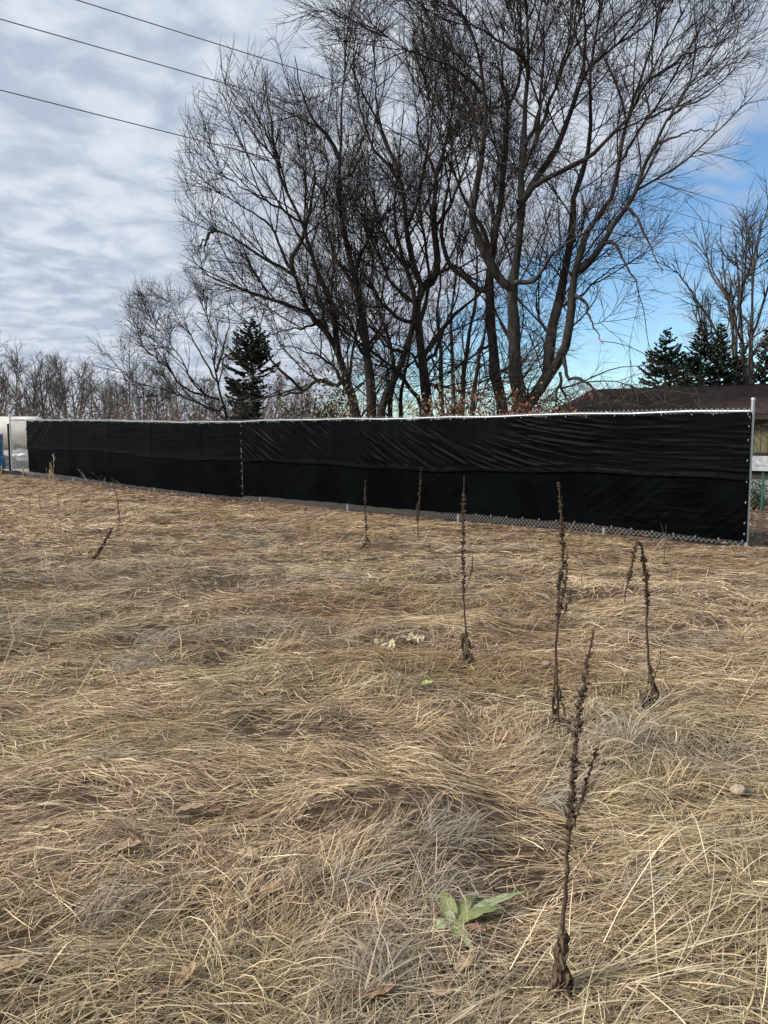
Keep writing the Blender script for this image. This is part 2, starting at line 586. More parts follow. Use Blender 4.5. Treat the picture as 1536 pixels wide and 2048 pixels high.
def build_grass():
    R = np.random.default_rng(11)
    b = Buf()
    # near mat
    x, y = zone(1.15, 4.2, 9500, R, 0.3, 0.4)
    n = len(x)
    tilt = np.abs(R.normal(0, 0.035, n)); up = R.random(n) < 0.008
    tilt[up] = R.uniform(0.3, 1.1, up.sum())
    x, y, th = bundles(x, y, R, 26, 0.075, 0.45, 0.22)
    lay(b, x, y, 4, R, R.lognormal(math.log(0.115), 0.42, n).clip(0.04, 0.36), R.lognormal(math.log(0.0018), 0.42, n), 0.5, 0.045, tilt, th=th, curl=0.55, arch=0.005)
    # middle
    x, y = zone(4.2, 12.0, 4700, R, 1.55, 0.75)
    n = len(x)
    tilt = np.abs(R.normal(0, 0.05, n)); up = R.random(n) < 0.010
    tilt[up] = R.uniform(0.3, 1.1, up.sum())
    x, y, th = bundles(x, y, R, 22, 0.09, 0.5, 0.25)
    lay(b, x, y, 3, R, R.lognormal(math.log(0.14), 0.4, n).clip(0.08, 0.6), R.lognormal(math.log(0.0028), 0.38, n) * (y / 5) ** 0.5, 0.45, 0.05, tilt, th=th, curl=0.8, arch=0.008)
    # far
    x, y = zone(12.0, 28.0, 900, R, 1.0, 1.5)
    n = len(x)
    tilt = np.abs(R.normal(0, 0.06, n)); up = R.random(n) < 0.012
    tilt[up] = R.uniform(0.2, 0.6, up.sum())
    lay(b, x, y, 3, R, R.lognormal(math.log(0.26), 0.4, n).clip(0.08, 0.6), R.lognormal(math.log(0.0065), 0.35, n) * (y / 12) ** 0.5, 0.6, 0.05, tilt, curl=0.8)
    # thinner cover either side of the view
    for d0, d1, rho, mg in ((0.4, 4.2, 1900, 0.45), (4.2, 12.0, 900, 0.75)):
        x, y = zone(d0, d1, rho, R, 0.6, mg, rim=2.0)
        n = len(x)
        x, y, th = bundles(x, y, R, 20, 0.09, 0.5, 0.25)
        lay(b, x, y, 3, R, R.lognormal(math.log(0.17), 0.4, n).clip(0.06, 0.4), R.lognormal(math.log(0.004), 0.3, n), 0.5, 0.045, np.abs(R.normal(0, 0.05, n)), th=th, curl=0.6, arch=0.006)
    o = b.build('matted_grass', M['grass'])
    tag(o, 'flattened tan dry grass matted over the whole field', 'grass', kind='stuff')
    # draped tussocks
    b = Buf()
    xs, ys = zone(1.5, 11, 1.9, R, 0.5, 0.5)
    spots = [(gpix(860, 1810)), gpix(1270, 1800), gpix(690, 1800), gpix(1100, 1620), gpix(1230, 1480), gpix(300, 1290), gpix(560, 1080), gpix(880, 1690), gpix(180, 1870)]
    for k in range(len(xs) + len(spots)):
        named = k >= len(xs)
        if named:
            cxk, cyk = spots[k - len(xs)][:2]
        else:
            cxk, cyk = xs[k], ys[k]
        m = int(R.integers(70, 190)) if cyk < 6 else int(R.integers(50, 110))
        rad = R.uniform(0.04, 0.12)
        aa = R.uniform(0, 2 * math.pi, m); rr = rad * np.sqrt(R.random(m))
        x = cxk + rr * np.cos(aa) * 1.4; y = cyk + rr * np.sin(aa)
        th = flow(np.full(m, cxk), np.full(m, cyk)) + R.normal(0, 0.55, m)
        if R.random() < 0.35: th = th + R.normal(0, 0.9, m)
        gray = named or R.random() < 0.16
        if gray:
            C = np.array((0.32, 0.268, 0.20)) * R.uniform(0.55, 1.25, (m, 1)) * R.uniform(0.9, 1.1, (m, 3))
        else:
            C = grass_colour(x, y, m, R)
        lay(b, x, y, 5, R, R.uniform(0.12, 0.28, m), R.uniform(0.0018, 0.003, m) * max(1, (cyk / 4) ** 0.5), 0.4, 0.05, np.abs(R.normal(0.04, 0.10, m)), C, th, arch=R.uniform(0.02, 0.06), curl=0.5)
    o = b.build('grass_tussocks', M['grass'])
    tag(o, 'bent tufts of greyish dry grass scattered over the field', 'grass', kind='stuff')
    # loose straws on top
    b = Buf()
    x, y = zone(1.4, 9, 48, R, 1.0, 0.6)
    n = len(x)
    C = np.array((0.66, 0.55, 0.36)) * R.uniform(0.6, 1.1, (n, 1))
    lay(b, x, y, 5, R, R.lognormal(math.log(0.38), 0.35, n).clip(0.15, 0.8), R.uniform(0.0018, 0.0032, n), 0.5, 0.05, np.abs(R.normal(0.0, 0.035, n)), C, R.normal(0.25, 0.6, n) + math.pi * R.integers(0, 2, n), arch=0.010, curl=0.15)
    # the long pale stalks at the lower right
    m = 70
    p = [gpix(R.uniform(1000, 1536), R.uniform(1700, 2045)) for _ in range(m)]
    x = np.array([q[0] for q in p]); y = np.array([q[1] for q in p])
    C = np.array((0.70, 0.59, 0.39)) * R.uniform(0.8, 1.1, (m, 1))
    lay(b, x, y, 6, R, R.uniform(0.35, 0.75, m), R.uniform(0.0024, 0.004, m), 0.3, 0.05, np.abs(R.normal(0.0, 0.04, m)), C, R.normal(0.75, 0.4, m) + math.pi * (R.random(m) < 0.4), arch=0.012, curl=0.12)
    o = b.build('loose_straw', M['grass'])
    tag(o, 'long pale straws lying loose on top of the grass', 'straw', kind='stuff')


build_grass()

# ================================================================== fence
def fence_run(root, PT, L, post_s, mesh_from=0.0, pitch=0.07, H=FENCE_H):
    """chain-link run: posts, rail, woven wire.  PT(s, h, off) gives world points"""
    for s in post_s:
        b = Buf()
        hh = np.linspace(-0.25, H - 0.055, 6)
        b.tube(PT(np.full(6, s), hh, -0.035), np.full(6, 0.022), 10)
        p = b.build('post', M['galv'], root, True)
        c = Buf()
        prof = [(H - 0.06, 0.026), (H - 0.02, 0.026), (H + 0.012, 0.02), (H + 0.018, 0.002)]
        c.tube(PT(np.full(4, s), np.array([q[0] for q in prof]), -0.035), np.array([q[1] for q in prof]), 10)
        c.build('post_cap', M['galv'], p, True)
    n = max(3, int(L / 0.8))
    b = Buf()
    ss = np.linspace(0, L, n)
    sag = 0.012 * np.sin(ss * 2.7)
    b.tube(PT(ss, H - 0.01 + sag, -0.01), np.full(n, 0.017), 8)
    b.build('top_rail', M['galv'], root, True)
    # woven wire: two families of diagonals plus the twisted ends above the rail
    b = Buf()
    lo, hi = 0.035, H + 0.035
    for sgn, off in ((1, 0.014), (-1, 0.019)):
        s0 = np.arange(-2.0, L + 2.0, pitch)
        K = 6
        t = np.linspace(0, 1, K)[None, :]
        S = s0[:, None] + sgn * (t - 0.5) * (hi - lo)
        Hh = np.broadcast_to(lo + t * (hi - lo), S.shape)
        ok = (S.min(1) > -0.0) & (S.max(1) < L)
        part = (~ok) & (S.max(1) > 0.02) & (S.min(1) < L - 0.02)
        b.tube(PT(S[ok], Hh[ok], off), np.full(S[ok].shape, 0.0017), 3)
        for i in np.where(part)[0]:
            a0 = S[i, 0]; a1 = S[i, -1]
            f0 = np.clip((0 - a0) / (a1 - a0), 0, 1); f1 = np.clip((L - a0) / (a1 - a0), 0, 1)
            f0, f1 = min(f0, f1), max(f0, f1)
            if f1 - f0 < 0.02: continue
            tt = np.linspace(f0, f1, 4)
            b.tube(PT(a0 + (a1 - a0) * tt, lo + tt * (hi - lo), off), np.full(4, 0.0024), 3)
    s0 = np.arange(0.03, L - 0.02, pitch)
    S = np.repeat(s0[:, None], 2, 1); S[:, 1] += 0.012
    Hh = np.tile(np.array((H - 0.005, H + 0.026)), (len(s0), 1))
    b.tube(PT(S, Hh, 0.012), np.tile(np.array((0.0035, 0.0018)), (len(s0), 1)), 4)
    b.build('chain_link_mesh', M['wire'], root)


def build_fence():
    root = empty('chain_link_fence', tuple(fpt(0, 0)))
    o = root.location.copy()

    def PT(s, h, off):
        return fpt(s, h, off) - np.array(o)
    posts = [s_of_x(x) for x in (141, 217, 303, 402, 516)]
    last = posts[-1]
    while last > 4.2:
        last -= 2.75; posts.append(last)
    fence_run(root, PT, FL, posts)
    # end posts are taller and stouter
    for s, top in ((0.0, FENCE_H + 0.165), (FL, FENCE_H + 0.19)):
        b = Buf()
        hh = np.linspace(-0.25, top - 0.03, 8)
        b.tube(PT(np.full(8, s), hh, 0.0), np.full(8, 0.0235), 14)
        p = b.build('end_post', M['galv'], root, True)
        c = Buf()
        prof = [(top - 0.034, 0.028), (top - 0.012, 0.029), (top - 0.004, 0.026), (top + 0.002, 0.016), (top + 0.004, 0.001)]
        c.tube(PT(np.full(5, s), np.array([q[0] for q in prof]), 0.0), np.array([q[1] for q in prof]), 14)
        c.build('post_cap', M['galv'], p, True)
        for h in (0.18, 0.48, 0.82, 1.08, 1.28, 1.55, 1.69, FENCE_H):
            c = Buf()
            c.tube(PT(np.full(2, s), np.array((h - 0.010, h + 0.010)), 0.0), np.full(2, 0.0275), 12)
            c.box(PT(s + (0.03 if s == 0 else -0.03), h, 0.0), (0.012 * E2[0], 0.012 * E2[1], 0), (0.004 * N2[0], 0.004 * N2[1], 0), (0, 0, 0.009))
            c.build('tension_band', M['galv'], p)
    tag(root, 'long galvanised chain-link fence crossing the field, hung with black screen', 'fence')

    # return run going back from the far left corner
    PT0 = fpt(FL, 0.0)
    d2 = np.array((0.06, 1.0)); d2 /= np.linalg.norm(d2); n2 = np.array((d2[1], -d2[0]))
    r2 = empty('chain_link_fence', tuple(PT0))

    def PT2(s, h, off):
        s, h, off = np.broadcast_arrays(np.asarray(s, float), np.asarray(h, float), np.asarray(off, float))
        x = s * d2[0] + off * n2[0]; y = s * d2[1] + off * n2[1]
        z = terr(x + PT0[0], y + PT0[1]) - PT0[2]
        return np.stack([x, y, z + h], -1)
    fence_run(r2, PT2, 16.0, [2.6, 5.2, 7.8, 10.4, 13.0, 15.9], pitch=0.15, H=FENCE_H + 0.02)
    tag(r2, 'bare chain-link side fence running back from the far left corner', 'fence')
    return posts


POSTS = build_fence()

# ------------------------------------------------------------------ privacy screens
def screen_mat(spec=0.02):
    m = bpy.data.materials.new('black_screen'); m.use_nodes = True
    t = m.node_tree; b = t.nodes['Principled BSDF']
    g = t.nodes.new('ShaderNodeTexCoord')
    n = noise_node(t, g.outputs['Object'], 1.3, 5, 0.6)
    c = mixc(t, maprange(t, n, 0.35, 0.65), (0.0008, 0.0011, 0.0013), (0.0018, 0.0026, 0.0030))
    t.links.new(c, b.inputs['Base Color'])
    b.inputs['Roughness'].default_value = 0.5
    b.inputs['Specular IOR Level'].default_value = spec
    tr = t.nodes.new('ShaderNodeBsdfTransparent')
    ms = t.nodes.new('ShaderNodeMixShader'); ms.inputs[0].default_value = 0.005
    t.links.new(b.outputs[0], ms.inputs[1]); t.links.new(tr.outputs[0], ms.inputs[2])
    t.links.new(ms.outputs[0], t.nodes['Material Output'].inputs['Surface'])
    return m


M['screen'] = screen_mat(0.030)
M['screen_low'] = screen_mat(0.014)
M['hem'] = material('black_hem', (0.002, 0.002, 0.0025), 0.7, spec=0.04)


def ridge(n, p=3.0):
    return (1 - np.abs(2 * n - 1)) ** p


def wrinkle(S, Hh, left):
    w = np.zeros_like(S)
    if not left:
        # diagonal drag folds; they flatten out to horizontal near the right post
        tan = 0.55 * sstep(1.5, 6.0, S)
        G = 0.55 * np.where(S < 6, (np.clip(S - 1.5, 0, None)) ** 2 / 9.0, 2.25 + (S - 6)) 
        q = Hh - G
        upper = sstep(0.86, 1.05, Hh)
        env = fbm(S * 0.7, Hh * 1.1, 5, 2)
        f1 = ridge(fbm(q * 14, S * 0.8 + 3, 7, 2), 4)
        f2 = ridge(vnoise(q * 24 + 5, S * 1.6, 8), 4)
        w += upper * (0.015 * f1 + 0.011 * f2) * sstep(0.30, 0.60, env) * (0.55 + 0.45 * sstep(1.0, 4.0, S))
        # short level creases
        f3 = ridge(vnoise(Hh * 22, S * 2.0 + 40, 12), 5)
        w += 0.008 * f3 * sstep(0.48, 0.66, fbm(S * 0.9 + 20, Hh * 2, 14, 2)) * sstep(7.5, 3.0, S)
        # lower panel: fan folds from the hem
        q2 = S * 0.7 + Hh * 0.9
        f4 = ridge(vnoise(q2 * 14, Hh * 1.0 + 2, 16), 4)
        w += 0.010 * f4 * sstep(0.52, 0.70, fbm(S * 0.55 + 7, Hh * 1.4 + 4, 18, 2)) * (1 - upper)
        # crosswise fold lines from packing
        for s0 in (2.33, 3.02, 4.2):
            w += 0.006 * np.exp(-((S - s0 - 0.02 * np.sin(Hh * 9)) / 0.02) ** 2) * (0.5 + vnoise(Hh * 9, Hh * 0 + s0, 3))
    else:
        q = Hh + (S - S.max()) * 0.75
        up = sstep(0.95, 1.1, Hh)
        f1 = ridge(vnoise(q * 9, S * 0.5, 27), 4)
        w += up * 0.022 * f1 * sstep(FL - 5.0, FL - 2.0, S)
        f2 = ridge(vnoise(Hh * 9 + S * 0.6, S * 0.7, 29), 5)
        w += 0.010 * f2 * sstep(0.45, 0.65, fbm(S * 0.5, Hh * 1.3, 31, 2))
        for sp in POSTS:
            w += 0.012 * np.exp(-((S - sp) / 0.035) ** 2)
    return w


TIE = None


def tie_mesh():
    global TIE
    b = Buf()
    a = np.linspace(0, 2 * math.pi, 9)
    P = np.stack([np.cos(a) * 0.009, np.zeros(9), np.sin(a) * 0.012], -1)
    b.tube(P, np.full(9, 0.002), 5)
    b.box((0, -0.010, -0.004), (0.006, 0, 0), (0, 0.004, 0), (0, 0, 0.006))
    b.box((0.003, -0.012, -0.014), (0.0018, 0, 0.001), (0, 0.0012, 0), (0, 0, 0.009))
    o = b.build('tie', M['tie'])
    TIE = o.data
    bpy.data.objects.remove(o)


tie_mesh()


def add_tie(root, p, k=0):
    o = bpy.data.objects.new('tie', TIE)
    COL.objects.link(o)
    o.parent = root
    o.location = p
    o.rotation_euler = (0.1 * math.sin(k * 3.1), 0.35 * math.sin(k * 1.7), math.atan2(E2[1], E2[0]) + math.pi)
    return o


def build_screen(s0, s1, label, left, ds, dh, bot, top, seam_h):
    root = empty('privacy_screen', tuple(fpt(s0, 0.0)))
    o = np.array(root.location)
    ns = int((s1 - s0) / ds)
    ss = np.linspace(s0, s1, ns)
    for nm, lo, hi, off0 in (('upper_panel', seam_h - 0.03, None, 0.048), ('lower_panel', None, seam_h + 0.02, 0.032)):
        nh = int((top - seam_h) / dh)
        t = np.linspace(0, 1, nh)
        S, T = np.meshgrid(ss, t, indexing='ij')
        sm = seam_h + 0.025 * np.sin(S * 0.8) + 0.012 * np.sin(S * 3.3)
        tp = top + 0.008 * np.sin(S * 9.5) - (0.010 * np.abs(np.sin(S * 5.0)))
        bt = bot(S) + 0.012 * np.abs(np.sin(S * 6.1)) + 0.02 * (fbm(S * 0.9, S * 0, 44, 2) - 0.5)
        Hh = (sm - 0.02) + T * (tp - sm + 0.02) if lo is not None else bt + T * (sm + 0.015 - bt)
        off = off0 + wrinkle(S, Hh, left)
        if lo is not None:
            off = off + 0.012 * sstep(0.10, 0.0, T)         # hem of the upper sheet stands off
        # belly between posts
        off = off + 0.006 * (1 + np.sin(S * 2.28)) * np.sin(math.pi * np.clip(Hh / 1.8, 0, 1))
        P = fpt(S, Hh, off) - o
        idx = np.arange(P.shape[0] * P.shape[1]).reshape(P.shape[:2])
        Q = np.stack([idx[:-1, :-1], idx[1:, :-1], idx[1:, 1:], idx[:-1, 1:]], -1).reshape(-1, 4)
        mesh(nm, P.reshape(-1, 3), Q, None, M['screen' if lo is not None else 'screen_low'], root, True)
        # stitched hem at the seam
        if lo is not None:
            b = Buf()
            b.tube(P[::3, 0], np.full(len(P[::3, 0]), 0.006), 5)
            b.build('hem', M['hem'], root, True)
    k = 0
    sp = 0.42
    s = s0 + 0.05
    while s < s1:
        add_tie(root, fpt(s, top - 0.015, 0.05) - o, k); k += 1
        s += sp * (0.9 + 0.2 * math.sin(k * 2.3))
    if not left:
        s = s0 + 0.05
        while s < s0 + 4.4:
            add_tie(root, fpt(s, float(bot(np.array(s))) + 0.02, 0.045) - o, k); k += 1
            s += 0.31
        for h in (0.2, 0.35, 0.62, 0.9, 1.18, 1.45, 1.63, 1.75):
            add_tie(root, fpt(s0 + 0.03, h, 0.05) - o, k); k += 1
    else:
        for h in np.arange(0.2, 1.78, 0.085):
            if math.sin(h * 37) > -0.55:
                add_tie(root, fpt(s0 + 0.012 * math.sin(h * 21), h, 0.045) - o, k)
            k += 1
    tag(root, label, 'fence screen', 'black privacy screens on the fence')


S_SEAM = s_of_x(486)
build_screen(-0.012, S_SEAM - 0.01, 'long wrinkled black privacy screen on the fence, right of the tied seam', False, 0.028, 0.013,
             lambda S: 0.085 + 0.06 * sstep(0.3, 3.0, S) - 0.01 * sstep(6, 12, S), FENCE_H - 0.025, 0.93)
build_screen(S_SEAM + 0.01, s_of_x(57), 'shorter flat black privacy screen on the fence, left of the tied seam', True, 0.045, 0.025,
             lambda S: 0.10 + 0.05 * sstep(FL - 7, FL - 3, S), FENCE_H - 0.03, 0.95)

# ================================================================== trees
def resample(P, n):
    """smooth Catmull-Rom through the points, n samples by length"""
    P = np.asarray(P, float)
    Q = np.vstack([2 * P[0] - P[1], P, 2 * P[-1] - P[-2]])
    out = []
    for i in range(1, len(Q) - 2):
        t = np.linspace(0, 1, 9)[:-1, None]
        p0, p1, p2, p3 = Q[i - 1], Q[i], Q[i + 1], Q[i + 2]
        out.append(0.5 * (2 * p1 + (p2 - p0) * t + (2 * p0 - 5 * p1 + 4 * p2 - p3) * t ** 2 + (3 * p1 - p0 - 3 * p2 + p3) * t ** 3))
    out.append(P[-1:])
    C = np.concatenate(out)
    L = np.concatenate([[0], np.cumsum(np.linalg.norm(np.diff(C, axis=0), axis=1))])
    s = np.linspace(0, L[-1], n)
    return np.stack([np.interp(s, L, C[:, k]) for k in range(3)], -1)


def grow(P, Rd, R, per_m, tmin, Lf, ang, K, curl, trop, rmax, rtip, tmax=1.0, outward=None, gradual=0.0):
    """children of the polylines P (N,K,3): returns (n,K,3), (n,K)"""
    seg = np.linalg.norm(np.diff(P, axis=1), axis=2)
    Ln = seg.sum(1)
    cnt = R.poisson(Ln * (tmax - tmin) * per_m)
    par = np.repeat(np.arange(len(P)), cnt)
    n = len(par)
    t = R.uniform(tmin, tmax, n)
    f = t * (P.shape[1] - 1)
    i = np.clip(f.astype(int), 0, P.shape[1] - 2); w = (f - i)[:, None]
    a = P[par, i]; b = P[par, i + 1]
    base = a * (1 - w) + b * w
    tan = norm(b - a)
    rp = Rd[par, i] * (1 - w[:, 0]) + Rd[par, i + 1] * w[:, 0]
    rnd = R.normal(0, 1, (n, 3))
    perp = norm(rnd - (rnd * tan).sum(1, keepdims=True) * tan)
    if outward is not None:
        od = base - outward; od[:, 2] *= 0.25
        perp = norm(perp + 0.55 * norm(od))
    al = R.uniform(ang[0], ang[1], n)[:, None]
    d = norm(tan * np.cos(al) + perp * np.sin(al))
    L = Lf(t, base, R) * R.uniform(0.65, 1.25, n)
    tr = trop(base) if callable(trop) else np.full(n, trop)
    pts = [base]
    step = L / (K - 1)
    for k in range(K - 1):
        d = norm(d + R.normal(0, curl, (n, 3)) + np.stack([np.zeros(n), np.zeros(n), tr], -1))
        pts.append(pts[-1] + d * step[:, None])
    C = np.stack(pts, 1)
    r0 = np.minimum(rp * 0.68, rmax * (0.6 + 0.6 * R.random(n)) * np.clip(L / np.mean(L), 0.5, 1.6))
    r0 = np.maximum(r0, rtip * 1.15)
    rr = r0[:, None] * (1 - np.linspace(0, 1, K)[None, :]) ** 0.8 + rtip
    return C, rr


def clip_hull(C, rr, ok):
    k = ok(C[:, -1])
    return C[k], rr[k]


MAXTRI = {}


def traced_tree(name, label, limbs, seed, group=None, dens=1.0, mat='bark', tmat='twig', lens=(2.2, 1.0, 0.5), trop1=0.045, trop2=0.03, keep=None, droop=None, tip=0.0031, base_at=0):
    """limbs: dicts with px path, depths, widths in photo pixels; the first reaches the ground"""
    R = np.random.default_rng(seed)
    polys = []
    for j, lb in enumerate(limbs):
        path = lb['p']; D0, D1 = lb['d']; w0, w1 = lb['w']
        n = len(path)
        pts = [pix(x, y, D0 + (D1 - D0) * (k / (n - 1)) ** 1.3) for k, (x, y) in enumerate(path)]
        gd = lb.get('ground')
        if gd:
            g = pts[0].copy(); g[0] += gd if not isinstance(gd, bool) else 0.0
            g[2] = float(terr(g[0], g[1])) - 0.15
            pts = [g] + pts
        K = 22
        P = resample(pts, K)
        wob = R.normal(0, 1, (K, 3)); wob = (wob + np.roll(wob, 1, 0)) * 0.5
        P[1:] += wob[1:] * 0.028
        Dm = (D0 + D1) / 2
        w1 = w1 * 0.5
        r = (w1 + (w0 - w1) * (1 - np.linspace(0, 1, K)) ** 1.35) * Dm / (2 * F)
        if gd:
            h = P[:, 2] - P[0, 2]
            r = r * (1 + 0.55 * np.exp(-h / 0.35))
        r = r * (1 + 0.06 * R.normal(0, 1, K))
        polys.append((P, r, bool(gd)))
    base = polys[base_at][0][0]
    root = empty(name, (base[0], base[1], float(terr(base[0], base[1]))))
    o = np.array(root.location)
    for P, r, gd in polys:
        b = Buf(); b.tube(P - o, np.maximum(r, 0.006), 10 if r[0] > 0.08 else 7)
        b.build('trunk' if gd else 'limb', M[mat], root, True)
    LP = np.stack([p[0] for p in polys]); LR = np.stack([p[1] for p in polys])
    cen = LP.reshape(-1, 3).mean(0); cen[2] = 0

    def t1(bs):
        v = np.full(len(bs), trop1)
        if droop is not None: v = np.where((bs[:, 2] < droop) | ((bs[:, 0] > 6.4) & (bs[:, 2] < 6.6)), -0.04, v)
        return v

    def t2(bs):
        v = np.full(len(bs), trop2)
        if droop is not None: v = np.where((bs[:, 2] < droop) | ((bs[:, 0] > 6.4) & (bs[:, 2] < 6.6)), -0.06, v)
        return v
    l1, l2, l3 = lens
    thin = LR[:, 0] < 0.5
    C1, R1 = grow(LP, LR, R, 1.9 * dens, 0.16, lambda t, b, g: 1.18 * l1 * (1.25 - 0.5 * t), (0.40, 1.15), 9, 0.095, t1, 0.022, 0.0042, outward=cen)
    # tips of the limbs carry on as leaders
    Ct, Rt = grow(LP, LR, R, 2.2 / max(1e-3, np.linalg.norm(np.diff(LP, axis=1), axis=2).sum(1).mean() * 0.12), 0.88, lambda t, b, g: l1 * 0.9, (0.1, 0.7), 9, 0.08, t1, 0.016, 0.0042)
    C1 = np.concatenate([C1, Ct]); R1 = np.concatenate([R1, Rt])
    if keep is not None: C1, R1 = clip_hull(C1, R1, keep)
    C2, R2 = grow(C1, R1, R, 4.8 * dens, 0.10, lambda t, b, g: 1.25 * l2 * (1.15 - 0.4 * t), (0.32, 1.0), 5, 0.07, t2, 0.0070, tip)
    if keep is not None: C2, R2 = clip_hull(C2, R2, keep)
    C3, R3 = grow(C2, R2, R, 5.0 * dens, 0.08, lambda t, b, g: 1.2 * l3 * (1.15 - 0.4 * t), (0.32, 0.95), 3, 0.07, t2, 0.0038, tip * 0.85)
    if keep is not None: C3, R3 = clip_hull(C3, R3, keep)
    b = Buf(); b.tube(C1 - o, R1, 5)
    tag(b.build('branches', M[tmat if mat != 'bark' else 'bark'], root, True), kind='stuff')
    b = Buf(); b.tube(C2 - o, R2, 3); b.tube(C3 - o, R3, 3)
    tag(b.build('twigs', M[tmat], root), kind='stuff')
    MAXTRI[name + str(seed)] = (len(C1), len(C2), len(C3))
    tag(root, label, 'tree', group)
    return root


def L(p, d, w, g=None):
    return dict(p=p, d=d, w=w, ground=g)


def crown(C):
    # the clump's crown: two overlapping domes, the right one taller
    e1 = ((C[:, 0] + 1.7) / 4.5) ** 2 + ((C[:, 1] - 23.5) / 6.0) ** 2 + ((C[:, 2] - 7.6) / 6.2) ** 2
    e2 = ((C[:, 0] - 4.7) / 6.8) ** 2 + ((C[:, 1] - 23.5) / 5.5) ** 2 + ((C[:, 2] - 10.6) / 8.2) ** 2
    return (np.minimum(e1, e2) < 1.0) | (C[:, 2] < 3.2)


GR = 'bare trees in the clump behind the fence'
# right-hand maple: upright trunk and the arm that leans right from the same root
traced_tree('maple_tree', 'big bare maple with a second trunk leaning right, rightmost in the clump', [
    L([(1042, 820), (1036, 771), (1030, 692), (1026, 630), (1026, 575), (1031, 536), (1039, 478), (1044, 419), (1040, 375), (1047, 300), (1050, 235), (1053, 150), (1055, 60), (1050, -60)], (23.5, 23.0), (37, 7), True),
    L([(1026, 580), (1003, 560), (972, 505), (948, 450), (944, 425), (958, 350), (969, 285), (970, 215), (964, 137), (947, 74), (925, 33), (895, 5), (870, -50)], (23.4, 22.4), (21, 5)),
    L([(1040, 408), (1060, 378), (1088, 335), (1118, 282), (1143, 215), (1163, 160), (1190, 127), (1233, 92), (1293, 50), (1350, -10)], (23.2, 24.5), (15, 4)),
    L([(1040, 412), (1062, 382), (1088, 360), (1128, 340), (1163, 325), (1193, 300), (1228, 265), (1258, 230), (1280, 190), (1300, 150), (1335, 90), (1370, 20)], (23.2, 21.5), (13, 4)),
    L([(1045, 812), (1066, 795), (1089, 763), (1098, 732), (1101, 673), (1110, 622), (1120, 591), (1132, 536), (1140, 497), (1146, 458), (1147, 419), (1150, 385), (1165, 340), (1178, 282), (1181, 215), (1183, 150), (1196, 60), (1215, -60)], (23.5, 25.0), (32, 5), True),
    L([(1075, 785), (1113, 732), (1132, 685), (1140, 634), (1146, 575), (1152, 544), (1160, 509), (1168, 470), (1184, 442), (1210, 419), (1231, 378), (1240, 322), (1246, 280), (1262, 225), (1283, 150), (1308, 75), (1335, -20)], (23.5, 22.0), (23, 4)),
    L([(1152, 544), (1183, 520), (1206, 485), (1230, 446), (1253, 415), (1273, 384), (1293, 322), (1315, 280), (1336, 238), (1370, 185), (1410, 130), (1450, 80)], (23.2, 21.0), (14, 4)),
    L([(1333, 240), (1365, 215), (1400, 200), (1455, 165)], (21.6, 20.6), (7, 3)),
    L([(1302, 300), (1340, 275), (1385, 262), (1430, 262)], (21.8, 20.4), (6, 3)),
    L([(1300, 160), (1345, 128), (1395, 100), (1450, 85)], (22.6, 23.8), (7, 3)),
    L([(1240, 322), (1275, 268), (1312, 210), (1350, 150), (1385, 80)], (22.4, 23.4), (7, 3)),
    L([(1110, 622), (1150, 600), (1195, 560), (1240, 530), (1290, 525)], (24.2, 25.6), (6, 3)),
    L([(1101, 673), (1080, 640), (1072, 590), (1085, 540)], (24.4, 25.4), (6, 3)),
    L([(1028, 566), (1050, 562), (1070, 560), (1089, 536), (1097, 517), (1120, 497), (1146, 478), (1180, 462), (1215, 455)], (23.0, 21.2), (11, 4)),
    L([(1206, 487), (1230, 489), (1245, 513), (1261, 548), (1274, 570), (1278, 610)], (22.6, 21.4), (7, 3)),
    L([(1150, 590), (1171, 607), (1179, 638), (1191, 661), (1206, 690)], (23.2, 22.0), (8, 3)),
    L([(1253, 415), (1272, 430), (1288, 470), (1305, 505), (1325, 550)], (21.9, 20.8), (7, 3)),
    L([(1128, 715), (1132, 755), (1159, 755), (1191, 782), (1230, 800), (1275, 812), (1330, 805)], (23.2, 20.5), (9, 3)),
    L([(1120, 745), (1124, 782), (1146, 812), (1165, 835)], (23.3, 21.8), (7, 3)),
    L([(1052, 123), (1025, 96), (994, 80), (966, 62), (935, 45), (900, 30)], (23.0, 21.8), (8, 3)),
    L([(1050, 290), (1072, 244), (1079, 195), (1086, 146), (1089, 107), (1087, 60), (1095, 0)], (23.1, 24.4), (8, 3)),
    L([(1046, 345), (1064, 300), (1085, 244), (1105, 191), (1117, 156), (1128, 117), (1141, 80), (1165, 30), (1190, -40)], (23.2, 22.2), (10, 3)),
    L([(1163, 158), (1168, 117), (1170, 68), (1166, 10), (1172, -50)], (24.0, 24.6), (8, 3)),
    L([(964, 188), (947, 168), (923, 148), (898, 132), (850, 112), (795, 88), (760, 70)], (22.6, 21.4), (9, 3)),
], 101, GR, keep=crown, dens=1.0, lens=(2.7, 1.1, 0.55), droop=4.6)
